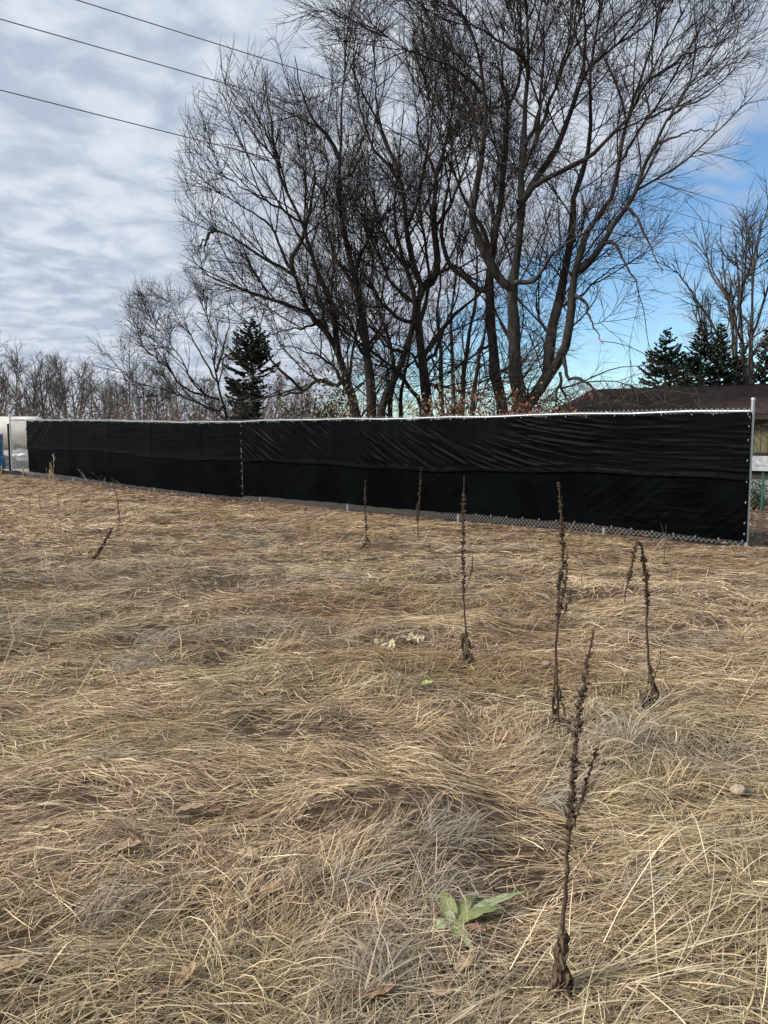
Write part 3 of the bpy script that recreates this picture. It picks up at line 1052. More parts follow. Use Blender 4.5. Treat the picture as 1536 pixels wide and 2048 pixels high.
traced_tree('maple_tree', 'tall bare maple with a straight thick trunk, second from right in the clump', [
    L([(1006, 824), (991, 765), (985, 692), (978, 622), (978, 567), (984, 517), (991, 458), (1000, 415), (1010, 340), (1016, 285), (1019, 211), (1033, 180), (1044, 152), (1043, 98), (1045, 64), (1038, -30)], (24.6, 24.8), (31, 6), True),
    L([(1019, 205), (1009, 176), (998, 145), (984, 125), (965, 118)], (24.7, 25.6), (8, 3)),
    L([(978, 580), (956, 575), (933, 556), (905, 535), (890, 500), (884, 450), (895, 390), (905, 320), (900, 230)], (24.6, 26.0), (13, 4)),
    L([(985, 692), (960, 700), (935, 722), (915, 735)], (24.6, 25.4), (7, 3)),
    L([(984, 517), (965, 460), (930, 400), (900, 330), (872, 250), (850, 170)], (24.7, 25.8), (9, 3)),
    L([(991, 458), (1005, 400), (1000, 330), (985, 250), (975, 170)], (24.8, 26.2), (8, 3)),
], 102, GR, keep=crown, dens=1.0, lens=(2.2, 1.0, 0.5))
traced_tree('maple_tree', 'bare forked maple with crooked low limbs, in the middle of the clump', [
    L([(856, 822), (846, 751), (840, 673), (835, 614), (842, 577), (828, 536), (820, 500), (813, 455), (807, 387), (797, 353), (778, 333), (760, 322), (745, 289), (733, 255), (715, 190), (705, 120)], (25.2, 24.0), (26, 5), True),
    L([(842, 578), (868, 556), (874, 509), (870, 458), (868, 416), (870, 367), (871, 348), (888, 300), (902, 235), (908, 170), (905, 90)], (25.2, 26.2), (15, 4)),
    L([(846, 572), (872, 550), (905, 534), (930, 545), (955, 560)], (25.1, 24.9), (11, 7)),
    L([(846, 712), (878, 669), (917, 622), (948, 598), (975, 570), (1000, 530)], (25.1, 23.9), (12, 5)),
    L([(836, 645), (800, 638), (762, 604), (741, 567), (717, 532), (702, 497), (690, 450)], (25.1, 23.6), (10, 4)),
    L([(835, 612), (791, 575), (768, 536), (752, 497), (735, 460), (720, 420)], (25.1, 24.0), (9, 3)),
    L([(797, 353), (784, 318), (766, 270), (756, 225), (750, 160), (745, 90)], (24.2, 25.0), (9, 3)),
    L([(871, 348), (858, 318), (840, 280), (832, 220), (825, 150)], (25.9, 25.2), (7, 3)),
    L([(842, 822), (822, 780), (795, 743), (756, 712), (729, 692), (700, 668), (672, 655)], (25.2, 23.0), (17, 5), True),
    L([(842, 640), (858, 560), (850, 480), (838, 400), (842, 330), (855, 250)], (25.6, 27.0), (9, 3)),
    L([(848, 760), (870, 772), (905, 778), (945, 788), (985, 780)], (25.0, 23.4), (8, 3)),
    L([(780, 824), (790, 740), (770, 660), (752, 600), (745, 530), (760, 450)], (26.6, 27.4), (16, 4), True),
    L([(845, 735), (872, 700), (890, 650), (915, 590), (922, 520)], (25.2, 26.6), (8, 3)),
    L([(846, 745), (815, 700), (790, 690), (762, 670)], (25.0, 23.8), (7, 3)),
    L([(843, 700), (815, 735), (790, 748), (770, 780)], (25.0, 24.0), (6, 3)),
    L([(827, 536), (800, 520), (770, 470), (745, 400), (720, 340)], (25.0, 26.4), (8, 3)),
    L([(813, 455), (835, 400), (850, 330), (862, 250), (870, 160), (868, 80)], (24.8, 23.8), (8, 3)),
    L([(870, 458), (895, 420), (925, 350), (945, 270), (950, 190)], (25.6, 24.4), (8, 3)),
], 103, GR, keep=crown, dens=1.0, lens=(2.3, 1.05, 0.5))
traced_tree('maple_tree', 'dark bare maple trunk slanting right at its foot, left of the forked maple', [
    L([(762, 826), (784, 771), (808, 712), (822, 661), (828, 610), (822, 560), (800, 500), (790, 440), (792, 380), (800, 300), (806, 220)], (26.5, 27.2), (21, 4), True),
    L([(803, 826), (803, 790), (812, 730), (824, 680)], (26.8, 26.9), (14, 9), True),
    L([(811, 705), (770, 690), (745, 655), (720, 640)], (26.6, 25.6), (8, 3)),
], 104, GR, keep=crown, dens=0.8, lens=(1.7, 0.95, 0.5))
traced_tree('maple_tree', 'straight bare maple with an upright trunk and high fork, left half of the clump', [
    L([(742, 824), (738, 732), (730, 653), (718, 595), (706, 536), (694, 490), (684, 450), (678, 410), (679, 367), (681, 318), (685, 260), (682, 200), (690, 120), (695, 60)], (24.4, 24.8), (24, 4), True),
    L([(681, 320), (666, 289), (643, 257), (622, 232), (610, 200), (599, 165), (590, 110)], (24.6, 23.6), (10, 3)),
    L([(708, 540), (725, 504), (741, 470), (757, 445), (774, 426), (790, 400)], (24.5, 23.2), (9, 4)),
    L([(679, 360), (700, 350), (722, 318), (742, 300)], (24.6, 25.4), (6, 3)),
    L([(738, 720), (715, 690), (700, 640), (672, 610), (640, 600)], (24.4, 22.8), (7, 3)),
    L([(735, 690), (760, 660), (775, 610), (800, 580)], (24.5, 25.6), (7, 3)),
    L([(718, 595), (700, 560), (676, 530), (660, 480), (650, 420), (655, 340), (645, 270)], (24.6, 25.8), (9, 3)),
], 105, GR, keep=crown, dens=0.98, lens=(2.3, 1.05, 0.5))
traced_tree('maple_tree', 'bare maple leaning left with a long broken-ended limb, leftmost big tree of the clump', [
    L([(711, 824), (690, 751), (674, 704), (651, 661), (620, 626), (600, 583), (588, 548), (561, 532), (526, 517), (487, 489), (455, 470), (420, 458)], (23.8, 22.0), (25, 6), True),
    L([(676, 708), (671, 640), (660, 600), (647, 575), (634, 540), (623, 505), (606, 452), (583, 402), (566, 365), (560, 336), (546, 310), (521, 285), (501, 259), (485, 232), (466, 205), (448, 183)], (23.8, 22.4), (14, 3)),
    L([(560, 336), (551, 306), (546, 277), (542, 238), (534, 209), (532, 160), (522, 125)], (22.8, 23.6), (7, 3)),
    L([(588, 548), (580, 517), (600, 489), (612, 450), (630, 385), (628, 330), (610, 270), (600, 200)], (23.4, 24.6), (10, 3)),
    L([(428, 462), (410, 478), (401, 493), (396, 512)], (22.0, 21.8), (5, 3)),
    L([(588, 548), (562, 500), (540, 450), (505, 425), (470, 405), (435, 385)], (23.3, 21.8), (8, 3)),
    L([(601, 443), (560, 418), (520, 395), (480, 372), (440, 345)], (23.0, 22.0), (6, 3)),
    L([(620, 626), (585, 612), (545, 600), (500, 585), (450, 565), (400, 545)], (23.4, 21.8), (8, 3)),
    L([(690, 751), (671, 773), (639, 759), (620, 772), (606, 784), (584, 763), (561, 739), (538, 715), (530, 690), (510, 655), (480, 635)], (23.6, 21.6), (11, 4)),
    L([(606, 786), (585, 785), (565, 792), (553, 782), (540, 792), (505, 803)], (22.6, 22.0), (6, 3)),
    L([(651, 661), (640, 600), (615, 560), (595, 520)], (23.6, 24.8), (8, 3)),
    L([(700, 790), (672, 740), (640, 712), (600, 700), (560, 690)], (23.7, 22.2), (9, 3)),
    L([(716, 824), (700, 770), (706, 700), (715, 640), (700, 580)], (24.9, 26.2), (15, 4), True),
    L([(640, 640), (610, 655), (575, 660), (535, 672)], (23.5, 22.4), (6, 3)),
], 106, GR, keep=crown, dens=0.98, lens=(2.2, 1.0, 0.5))
# slim trunks further back
for k, (pth, dd, ww, lab) in enumerate([
    ([(884, 810), (880, 692), (874, 620), (880, 540), (870, 450)], 31, 12, 'slim bare tree behind the clump, leftmost of the four thin trunks'),
    ([(907, 812), (904, 700), (903, 640), (912, 560), (918, 470)], 32, 11, 'slim bare tree behind the clump, second of the four thin trunks'),
    ([(922, 812), (934, 700), (950, 614), (955, 540), (948, 450)], 31.5, 13, 'slim bare tree behind the clump, third of the four thin trunks, leaning right'),
    ([(946, 800), (958, 720), (969, 665), (975, 590), (985, 500)], 33, 11, 'slim bare tree behind the clump, rightmost of the four thin trunks'),
]):
    traced_tree('slim_tree', lab, [L(pth, (dd - 2.5, dd - 2.0), (ww * 1.3, 5), True)], 120 + k, 'slim trees behind the clump', dens=0.75, lens=(1.5, 0.8, 0.45))
# small spreading tree at the left
traced_tree('spreading_tree', 'small bare tree fanning out to the left, in front of the lone conifer', [
    L([(452, 830), (446, 803), (437, 770), (430, 744), (428, 715), (433, 690), (424, 665), (414, 635), (402, 608)], (27.5, 26.8), (9, 3), True),
    L([(446, 812), (433, 822), (391, 803), (330, 780), (290, 770), (262, 755), (240, 742)], (27.4, 26.0), (5, 2)),
    L([(440, 800), (407, 790), (381, 757), (365, 721), (342, 690), (318, 662), (303, 640)], (27.4, 26.4), (5, 2)),
    L([(438, 770), (415, 735), (398, 700), (380, 665), (360, 630), (345, 605)], (27.4, 28.2), (5, 2)),
    L([(432, 744), (446, 700), (458, 650), (455, 610)], (27.4, 28.0), (6, 2)),
    L([(405, 790), (370, 778), (340, 740), (315, 718), (292, 698), (280, 675)], (27.0, 25.6), (5, 2)),
], 130, None, dens=1.5, lens=(1.05, 0.66, 0.36), tip=0.0027)


# ------------------------------------------------------------------ generic bare trees (far)
def bare_tree_data(seed, H, spread, stems=1, dens=1.0, fork=0.25, vase=0.35, tip=0.010, r0=0.16):
    """meshes of a bare tree standing at the origin: trunk, limbs, twigs"""
    R = np.random.default_rng(seed)
    LP, LR = [], []
    K = 14
    for s in range(stems):
        a = R.uniform(0, 2 * math.pi); lean = R.uniform(0.02, 0.10) if stems == 1 else R.uniform(0.06, 0.2)
        t = np.linspace(0, 1, K)
        P = np.stack([np.cos(a) * lean * H * t ** 1.2 + 0.012 * H * np.cumsum(R.normal(0, 0.5, K)) * 0.3, np.sin(a) * lean * H * t ** 1.2 + 0.012 * H * np.cumsum(R.normal(0, 0.5, K)) * 0.3, -0.2 + (H * 0.92 + 0.2) * t], -1)
        P[0, :2] = 0
        LP.append(P); LR.append(r0 * (1 - 0.88 * t) * (1 + 0.4 * np.exp(-t * 25)))
    trunk = np.stack(LP), np.stack(LR)
    C0, R0 = grow(trunk[0], trunk[1], R, 12.0 / H, fork, lambda t, b, g: H * spread * (1.35 - 0.9 * t), (0.35, 0.8), 10, 0.08, vase * 0.14, r0 * 0.42, 0.02)
    C1, R1 = grow(C0, R0, R, 14.0 * dens / H, 0.2, lambda t, b, g: H * 0.16 * (1.2 - 0.5 * t), (0.35, 0.9), 6, 0.11, 0.03, 0.035, tip)
    C2, R2 = grow(C1, R1, R, 26.0 * dens / H, 0.1, lambda t, b, g: H * 0.075, (0.3, 0.9), 4, 0.12, 0.02, 0.016, tip * 0.8)
    b0 = Buf(); b0.tube(trunk[0], trunk[1], 7)
    b1 = Buf(); b1.tube(C0, R0, 4)
    b2 = Buf(); b2.tube(C1, R1, 3); b2.tube(C2, R2, 3)
    return b0, b1, b2


def place_tree(datas, name, label, loc, group, rot=0.0, sc=1.0, mats=('bark_far', 'bark_far', 'twig_far'), cat='tree'):
    root = empty(name, loc); root.rotation_euler = (0, 0, rot); root.scale = (sc, sc, sc)
    for nm, d in datas:
        c = bpy.data.objects.new(nm, d); COL.objects.link(c); c.parent = root
        if nm != 'trunk': c['kind'] = 'stuff'
    tag(root, label, cat, group)
    return root


def tree_datas(seed, mats, **kw):
    out = []
    for nm, b, m in zip(('trunk', 'limbs', 'twigs'), bare_tree_data(seed, **kw), mats):
        o = b.build(nm, M[m], None, nm != 'twigs')
        out.append((nm, o.data)); bpy.data.objects.remove(o)
    return out


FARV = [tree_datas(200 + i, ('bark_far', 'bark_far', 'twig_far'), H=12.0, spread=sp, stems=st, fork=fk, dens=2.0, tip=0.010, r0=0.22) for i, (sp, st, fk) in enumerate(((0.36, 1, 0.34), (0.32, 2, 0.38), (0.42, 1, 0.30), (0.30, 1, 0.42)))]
ORD = ['first', 'second', 'third', 'fourth', 'fifth', 'sixth', 'seventh', 'eighth', 'ninth', 'tenth', 'eleventh', 'twelfth', 'thirteenth', 'fourteenth', 'fifteenth', 'sixteenth', 'seventeenth', 'eighteenth', 'nineteenth', 'twentieth']
line = [(8, 694, 84), (34, 700, 92), (66, 716, 96), (92, 714, 86), (116, 738, 98), (138, 728, 90), (160, 742, 102), (188, 752, 96), (212, 748, 104), (238, 756, 98), (262, 745, 92), (288, 742, 100), (312, 755, 94), (345, 762, 106), (392, 768, 100), (476, 775, 98), (545, 770, 104), (590, 778, 96)]
for k, (x, ty, D) in enumerate(line):
    p = pix(x, 871, D); top = pix(x, ty, D)[2]
    z0 = float(terr(p[0], p[1]))
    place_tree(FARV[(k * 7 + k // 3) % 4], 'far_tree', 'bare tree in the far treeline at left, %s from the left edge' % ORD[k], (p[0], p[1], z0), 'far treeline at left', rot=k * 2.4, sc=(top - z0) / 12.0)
for k in range(16):
    x = 4 + k * 40 + 11 * math.sin(k * 2.7); D = 122 + 9 * math.sin(k * 1.9)
    p = pix(x, 871, D); top = pix(x, 742 + 14 * math.sin(k * 1.3) + k * 1.2, D)[2]
    place_tree(FARV[(k * 5 + 1) % 4], 'far_tree', 'fainter bare tree in the back row of the left treeline, %s from the left edge' % ORD[k], (p[0], p[1], 0.1), 'back row of the far treeline', rot=k * 1.7, sc=(top - 0.1) / 12.0)
# tall vase-shaped tree at the right edge
TR = tree_datas(231, ('bark_far', 'bark_far', 'twig'), H=15.0, spread=0.50, stems=3, fork=0.22, dens=2.1, vase=0.62, tip=0.006, r0=0.22)
p = pix(1497, 871, 46)
place_tree(TR, 'vase_tree', 'tall bare vase-shaped tree rising behind the spruces at the right edge', (p[0], p[1], -0.4), None, rot=0.8, sc=(pix(1492, 455, 46)[2] + 0.4) / 15.0)
# little trees peeping over the roof's left end
for k, (x, ty, D) in enumerate(((1150, 772, 120), (1172, 768, 126), (1205, 774, 130), (1240, 773, 124))):
    p = pix(x, 871, D); top = pix(x, ty, D)[2]
    place_tree(FARV[k % 4], 'far_tree', 'tiny far bare tree over the left end of the brown roof, %s from left' % ORD[k], (p[0], p[1], 0), 'far trees over the roof', rot=k * 1.9, sc=top / 12.0)


# ------------------------------------------------------------------ conifers
def conifer(name, label, base, H, Rb, seed, group=None, shape=1.0, gaps=None, clear=0.04):
    R = np.random.default_rng(seed)
    root = empty(name, tuple(base))
    b = Buf()
    t = np.linspace(0, 1, 10)
    b.tube(np.stack([0.03 * np.sin(t * 5), 0.03 * np.cos(t * 4), -0.2 + (H + 0.2) * t], -1), 0.018 * H * (1 - t) + 0.012, 8)
    b.build('trunk', M['bark_far'], root, True)
    paths = []; lens = []
    h = H * clear + 0.2
    while h < H * 0.985:
        f = h / H
        nb = int(R.integers(5, 8)) if f < 0.9 else 4
        a0 = R.uniform(0, 6.28)
        for k in range(nb):
            a = a0 + k * 2 * math.pi / nb + R.normal(0, 0.25)
            Lb = (Rb * (1 - f) ** shape + 0.07) * R.uniform(0.72, 1.12)
            if gaps is not None: Lb *= gaps(a, f)
            if Lb < 0.08: continue
            hh = h + R.normal(0, 0.06)
            u = np.linspace(0, 1, 7)
            rise = R.uniform(-0.30, -0.05) if f < 0.6 else R.uniform(-0.05, 0.45)
            z = hh + Lb * (rise * u + 0.26 * u ** 2.4)
            rr = Lb * u
            paths.append(np.stack([np.cos(a) * rr + R.normal(0, 0.02, 7), np.sin(a) * rr + R.normal(0, 0.02, 7), z], -1)); lens.append(Lb)
        h += H * (0.023 + 0.010 * R.random()) * (1.15 - 0.45 * f)
    P = np.stack(paths); lens = np.array(lens)
    b = Buf(); b.tube(P, np.linspace(1, 0.2, 7)[None] * (0.008 + 0.007 * lens[:, None]), 3)
    tag(b.build('boughs', M['bark_far'], root), kind='stuff')
    # needle sprays: tapered blades along every bough, sideways and hanging
    n_per = np.maximum(14, (lens * 46).astype(int))
    par = np.repeat(np.arange(len(P)), n_per); n = len(par)
    u = R.uniform(0.12, 1.0, n) ** 0.85; f = u * 6; i = np.clip(f.astype(int), 0, 5); w = (f - i)[:, None]
    base_ = P[par, i] * (1 - w) + P[par, i + 1] * w
    tan = norm(P[par, i + 1] - P[par, i])
    sd = norm(np.cross(tan, np.array((0, 0, 1.0))))
    sg = np.where(R.random(n) < 0.5, -1, 1)[:, None]
    d = norm(tan * R.uniform(0.4, 1.0, (n, 1)) + sd * sg * R.uniform(0.2, 0.9, (n, 1)) + np.array((0, 0, 1.0)) * R.normal(-0.12, 0.22, (n, 1)))
    Ls = R.uniform(0.16, 0.42, n) * (0.55 + 0.6 * (1 - u)) * np.clip(lens[par] / 1.2, 0.5, 1.25)
    nrm = norm(R.normal(0, 1, (n, 3)) + np.array((0, 0, 0.8)))
    wv = norm(np.cross(d, nrm)) * (R.uniform(0.032, 0.068, n))[:, None]
    V = np.stack([base_ - wv * 0.5, base_ + wv * 0.5, base_ + d * Ls[:, None] * 0.6 + wv, base_ + d * Ls[:, None], base_ + d * Ls[:, None] * 0.6 - wv], 1)
    idx = np.arange(n * 5).reshape(n, 5)
    Q = idx[:, [0, 1, 2, 4]]; T = idx[:, [4, 2, 3]]
    tag(mesh('needles', V.reshape(-1, 3), Q, T, M['needle'], root), kind='stuff')
    tag(root, label, 'conifer', group)


for k, (x, ty, D, Rb, lab) in enumerate((
    (1326, 655, 44, 3.8, 'dark green spruce behind the brown roof, leftmost of the row'),
    (1396, 636, 47, 3.4, 'dark green spruce behind the brown roof, tallest and second from left'),
    (1434, 646, 45, 3.0, 'narrow dark green spruce behind the brown roof, third from left'),
    (1476, 685, 49, 3.0, 'low dark spruce behind the brown roof, left of the vase-shaped tree'),
    (1524, 655, 48, 2.6, 'dark green spruce at the right edge beside the vase-shaped tree'),
    (1362, 705, 51, 2.2, 'short spruce in the gap between the two left spruces'))):
    p = pix(x, 871, D); z0 = -0.4
    conifer('spruce_tree', lab, (p[0], p[1], z0), pix(x, ty, D)[2] - z0, Rb, 300 + k, 'spruces behind the brown roof', shape=1.0)
p = pix(507, 871, 37)
conifer('pine_tree', 'lone dark blunt-topped conifer behind the small spreading tree', (p[0], p[1], 0.05), pix(507, 640, 37)[2], 1.95, 320, None, shape=0.55,
        gaps=lambda a, f: (0.45 if (math.cos(a) > 0.1 and f < 0.60) else 1.0) * (0.75 if f < 0.45 else 1.0) * (0.8 if f > 0.9 else 1.0), clear=0.12)


# ------------------------------------------------------------------ shrubs with withered leaves behind the fence
def leaf_quads(C, size, R, flat=0.0):
    n = len(C)
    d = norm(R.normal(0, 1, (n, 3)) + np.array((0, 0, -0.3)))
    s = norm(np.cross(d, R.normal(0, 1, (n, 3))))
    up = np.cross(d, s)
    L_ = (size * R.uniform(0.6, 1.3, n))[:, None]
    V = np.stack([C, C + d * L_ * 0.45 + s * L_ * 0.32 + up * L_ * 0.1, C + d * L_, C + d * L_ * 0.45 - s * L_ * 0.32 + up * L_ * 0.1], 1)
    idx = np.arange(n * 4).reshape(n, 4)
    T = np.concatenate([idx[:, [0, 1, 2]], idx[:, [0, 2, 3]]])
    return V.reshape(-1, 3), T


M['dead_leaf'] = material('dead_leaf', attr=True, rough=0.7, spec=0.2)
LEAFPAL = np.array([(0.16, 0.075, 0.04), (0.22, 0.11, 0.055), (0.28, 0.16, 0.085), (0.12, 0.06, 0.035), (0.30, 0.20, 0.12)])


def shrub(label, x, D, top_y, width, nleaf, seed, pal=LEAFPAL):
    nleaf = int(nleaf * 1.7)
    R = np.random.default_rng(seed)
    p = pix(x, 871, D); z0 = float(terr(p[0], p[1])); H = pix(x, top_y, D)[2] - z0
    root = empty('leafy_shrub', (p[0], p[1], z0))
    n = 26
    a = R.uniform(0, 6.28, n); K = 8; t = np.linspace(0, 1, K)[None, :]
    sp = width * R.uniform(0.2, 1.0, n)[:, None]
    hh = H * R.uniform(0.65, 1.0, n)[:, None]
    P = np.stack([np.cos(a)[:, None] * sp * t ** 1.3 + R.normal(0, 0.03, (n, K)), np.sin(a)[:, None] * sp * 0.6 * t ** 1.3 + R.normal(0, 0.03, (n, K)), -0.05 + (hh + 0.05) * t], -1)
    Rr = 0.014 * (1 - 0.8 * t) + np.zeros((n, 1))
    C1, R1 = grow(P, Rr, R, 4.5, 0.2, lambda t, b, g: 0.55, (0.4, 1.0), 5, 0.15, 0.02, 0.006, 0.003)
    b = Buf(); b.tube(P, Rr, 5); b.tube(C1, R1, 3)
    tag(b.build('stems', M['twig'], root), kind='stuff')
    al = np.concatenate([P[:, 3:].reshape(-1, 3), C1[:, 1:].reshape(-1, 3), C1[:, 2:].reshape(-1, 3)])
    C = al[R.integers(0, len(al), nleaf)] + R.normal(0, 0.05, (nleaf, 3))
    V, T = leaf_quads(C, 0.088, R)
    col = np.repeat(pal[R.integers(0, len(pal), nleaf)] * R.uniform(0.6, 1.2, (nleaf, 1)), 4, axis=0)
    tag(mesh('leaves', V, None, T, M['dead_leaf'], root, False, col), kind='stuff')
    tag(root, label, 'shrub', 'shrubs with brown leaves behind the fence')


REDPAL = np.array([(0.20, 0.05, 0.03), (0.26, 0.08, 0.045), (0.16, 0.055, 0.035), (0.28, 0.14, 0.08)])
shrub('shrub with small olive-brown leaves behind the fence, left of the clump', 640, 19.5, 728, 1.3, 900, 401, np.array([(0.10, 0.075, 0.03), (0.15, 0.10, 0.045), (0.18, 0.10, 0.05), (0.08, 0.06, 0.03)]))
shrub('low shrub with sparse brown leaves below the left trunks', 700, 20.5, 790, 1.0, 450, 402)
shrub('shrub with pale tan leaves at the foot of the forked maple', 878, 19.0, 775, 0.9, 700, 403, np.array([(0.30, 0.20, 0.13), (0.24, 0.13, 0.08), (0.34, 0.25, 0.17)]))
shrub('brown-leaved shrub in front of the slim trunks', 935, 19.5, 790, 0.9, 700, 404)
shrub('reddish shrub at the foot of the straight thick maple trunk', 1000, 19.0, 800, 0.75, 620, 405, REDPAL)
shrub('brown-leaved shrub at the foot of the rightmost maple', 1050, 20.5, 785, 0.7, 560, 406)
shrub('low deep-red shrub beside the left end of the brown roof', 1100, 18.0, 808, 0.75, 800, 407, REDPAL)


# ------------------------------------------------------------------ far undergrowth
def undergrowth():
    R = np.random.default_rng(55)
    n = 2200
    D = R.uniform(70, 105, n); x = R.uniform(-60, 680, n)
    X = (x - 768) / F * D
    H = np.where(R.random(n) < 0.4, R.uniform(4, 7.5, n), R.uniform(2.0, 4.8, n)) * (0.7 + 0.5 * fbm(X * 0.12, D * 0.1, 5, 2))
    K = 4; t = np.linspace(0, 1, K)[None]
    lx = R.normal(0, 0.16, n); ly = R.normal(0, 0.16, n)
    P = np.stack([X[:, None] + lx[:, None] * H[:, None] * t + R.normal(0, 0.08, (n, K)), D[:, None] + ly[:, None] * H[:, None] * t, 0.1 + H[:, None] * t], -1)
    b = Buf()
    c = np.array([(0.10, 0.075, 0.058), (0.13, 0.08, 0.058), (0.085, 0.068, 0.055), (0.15, 0.085, 0.055)])[R.integers(0, 4, n)]
    v, q = tubes(P, (0.032 * (1 - 0.8 * t) + np.zeros((n, 1))), 3)
    b.add(v, q, None, np.repeat(c, K * 3, axis=0))
    m = 26000
    x = R.uniform(-60, 690, m); D = R.uniform(66, 108, m)
    C = np.stack([(x - 768) / F * D, D, R.uniform(0.05, 1.0, m) ** 1.8 * 4.8 * (0.5 + 0.9 * fbm(x * 0.025, D * 0.05, 8, 3))], -1)
    v, T = leaf_quads(C, 0.27, R)
    c = np.array([(0.10, 0.083, 0.068), (0.115, 0.082, 0.062), (0.088, 0.075, 0.064)])[R.integers(0, 3, m)]
    b.add(v, None, T, np.repeat(c, 4, axis=0))
    tag(b.build('far_undergrowth', M['dead_leaf']), 'brown leafless thicket along the foot of the far treeline', 'thicket', kind='stuff')


undergrowth()

# ================================================================== overhead wires
def wire(label, p0, p1):
    # straight run: inverse depth is linear across the picture
    (x0, y0), (x1, y1) = p0, p1
    a = pix(x0, y0, 12.5); b = pix(x1, y1, 30.0)
    d = b - a
    a2 = a - d * 0.6; b2 = b + d * 1.2
    t = np.linspace(0, 1, 24)
    P = a2[None] * (1 - t[:, None]) + b2[None] * t[:, None]
    bf = Buf(); bf.tube(P - a2, np.full(24, 0.009), 5)
    o = bf.build('overhead_wire', M['cable'], None, True)
    o.location = a2
    tag(o, label, 'wire', 'overhead wires')


wire('uppermost overhead wire crossing the sky from the top edge', (0, -48), (1536, 433))
wire('middle of the three overhead wires crossing the sky', (0, 38), (1536, 478))
wire('lowest of the three overhead wires crossing the sky', (0, 180), (1536, 568))


# ================================================================== brown-roofed building
def build_house():
    r0 = pix(1536, 768, 27.0); r1 = pix(1182, 781, 30.6)
    u = (r1 - r0); u[2] = 0; u /= np.linalg.norm(u)
    n = np.array((u[1], -u[0], 0.0))
    if n[1] > 0: n = -n
    zr = (r0[2] + r1[2]) / 2
    run = 4.6; ze = zr - 1.12
    A = np.array((r1[0], r1[1], 0)); Lh = 17.0          # left end of the ridge, building runs right from it
    zg = -0.45
    root = empty('house', (A[0] + n[0] * 4 - u[0] * 4, A[1] + n[1] * 4 - u[1] * 4, zg))
    o = np.array(root.location)
    ez = np.array((0, 0, 1.0))

    def Q(a, f, z):          # a metres right of the left end, f metres in front of the ridge
        return A - u * a + n * f + ez * z - o
    roofm = material('brown_shingles', (0.034, 0.021, 0.018), 0.9, colour2=(0.070, 0.046, 0.039), vscale=3.5, bump=0.4, bscale=25, spec=0.15)
    b = Buf(); b.add([Q(0.02, 0.01, zr - 0.03), Q(Lh - 0.02, 0.01, zr - 0.03), Q(Lh - 0.02, run - 0.03, ze - 0.04), Q(0.02, run - 0.03, ze - 0.04), Q(0.02, -run + 0.03, ze - 0.04), Q(Lh - 0.02, -run + 0.03, ze - 0.04)],
                     [(0, 1, 2, 3), (1, 0, 4, 5)])
    roof = b.build('roof', roofm, root)
    # shingle courses, each lapping the one below
    nc = 34
    proto = None
    for k in range(nc):
        f0 = run * k / nc; f1 = run * (k + 1) / nc + 0.012
        z0 = zr - 1.12 * k / nc; z1 = zr - 1.12 * (k + 1) / nc
        bb = Buf()
        m = 40
        a = np.linspace(0, Lh, m)
        jit = 0.006 * np.sin(a * 7.3 + k * 2.1)
        V = [Q(ai, f0, z0 + 0.004) for ai in a] + [Q(ai, f1 + j, z1 + 0.014) for ai, j in zip(a, jit)] + [Q(ai, f1 + j, z1 - 0.004) for ai, j in zip(a, jit)]
        Fq = [(i, i + 1, m + i + 1, m + i) for i in range(m - 1)] + [(m + i, m + i + 1, 2 * m + i + 1, 2 * m + i) for i in range(m - 1)]
        bb.add(V, Fq)
        bb.build('shingle_course', roofm, roof)
    trim = material('dark_brown_trim', (0.03, 0.022, 0.018), 0.7)
    b = Buf(); b.box(Q(Lh / 2, run + 0.0, ze - 0.10), u * (Lh / 2), n * 0.012, ez * 0.075)
    b.build('fascia', trim, roof)
    b = Buf(); b.box(Q(Lh / 2, 0, zr + 0.012), u * (Lh / 2), n * 0.09, ez * 0.012)
    b.build('ridge_cap', roofm, roof)
    # walls
    wf = run - 0.45
    wall = material('olive_yellow_siding', (0.145, 0.128, 0.068), 0.75, var=0.12, vscale=4, stretch=(3, 3, 0.3))
    b = Buf(); b.box(Q(Lh / 2, 0, (ze - 0.12 + zg) / 2), u * (Lh / 2 - 0.35), n * wf, ez * ((ze - 0.12 - zg) / 2))
    # gable infill
    b.add([Q(0.35, wf, ze - 0.12), Q(0.35, -wf, ze - 0.12), Q(0.35, 0, zr - 0.1)], None, [(0, 1, 2)])
    w = b.build('wall', material('house_wall', (0.05, 0.045, 0.03), 0.85), root)
    k = 0.45
    i = 0
    bd = Buf(); bd.box((0, 0, 0), u * 0.088, n * 0.012, ez * 0.50)
    bo = bd.build('siding_board', wall, w); bmesh_ = bo.data; bpy.data.objects.remove(bo)
    while k < Lh - 0.5:
        ob = bpy.data.objects.new('siding_board', bmesh_); COL.objects.link(ob); ob.parent = w
        ob.location = Q(k, wf + 0.014 + 0.002 * (i % 2), ze - 0.66)
        k += 0.19; i += 1
    b = Buf(); b.box(Q(Lh / 2, wf + 0.03, ze - 1.19), u * (Lh / 2 - 0.36), n * 0.03, ez * 0.035)
    b.build('trim_rail', trim, w)
    # pale skirt boards along the lower front
    pale = material('weathered_white_board', (0.46, 0.47, 0.47), 0.7, var=0.18, vscale=7, bump=0.2, bscale=20)
    for j, (z, h) in enumerate(((ze - 1.40, 0.145), (ze - 1.63, 0.075))):
        b = Buf(); b.box(Q(9.0, wf + 0.10 + 0.02 * j, z), u * 7.2, n * 0.02, ez * h)
        b.build('skirt_board', pale, w)
    b = Buf(); b.box(Q(8.5, wf + 0.05, zg + 0.32), u * 7.5, n * 0.06, ez * 0.30)
    b.build('block_base', material('grey_block', (0.20, 0.21, 0.20), 0.9, var=0.3, vscale=8, bump=0.4, bscale=30), w)
    tag(root, 'low house with a long brown shingled roof and olive siding behind the fence', 'house')
    return Q, o, wf


build_house()

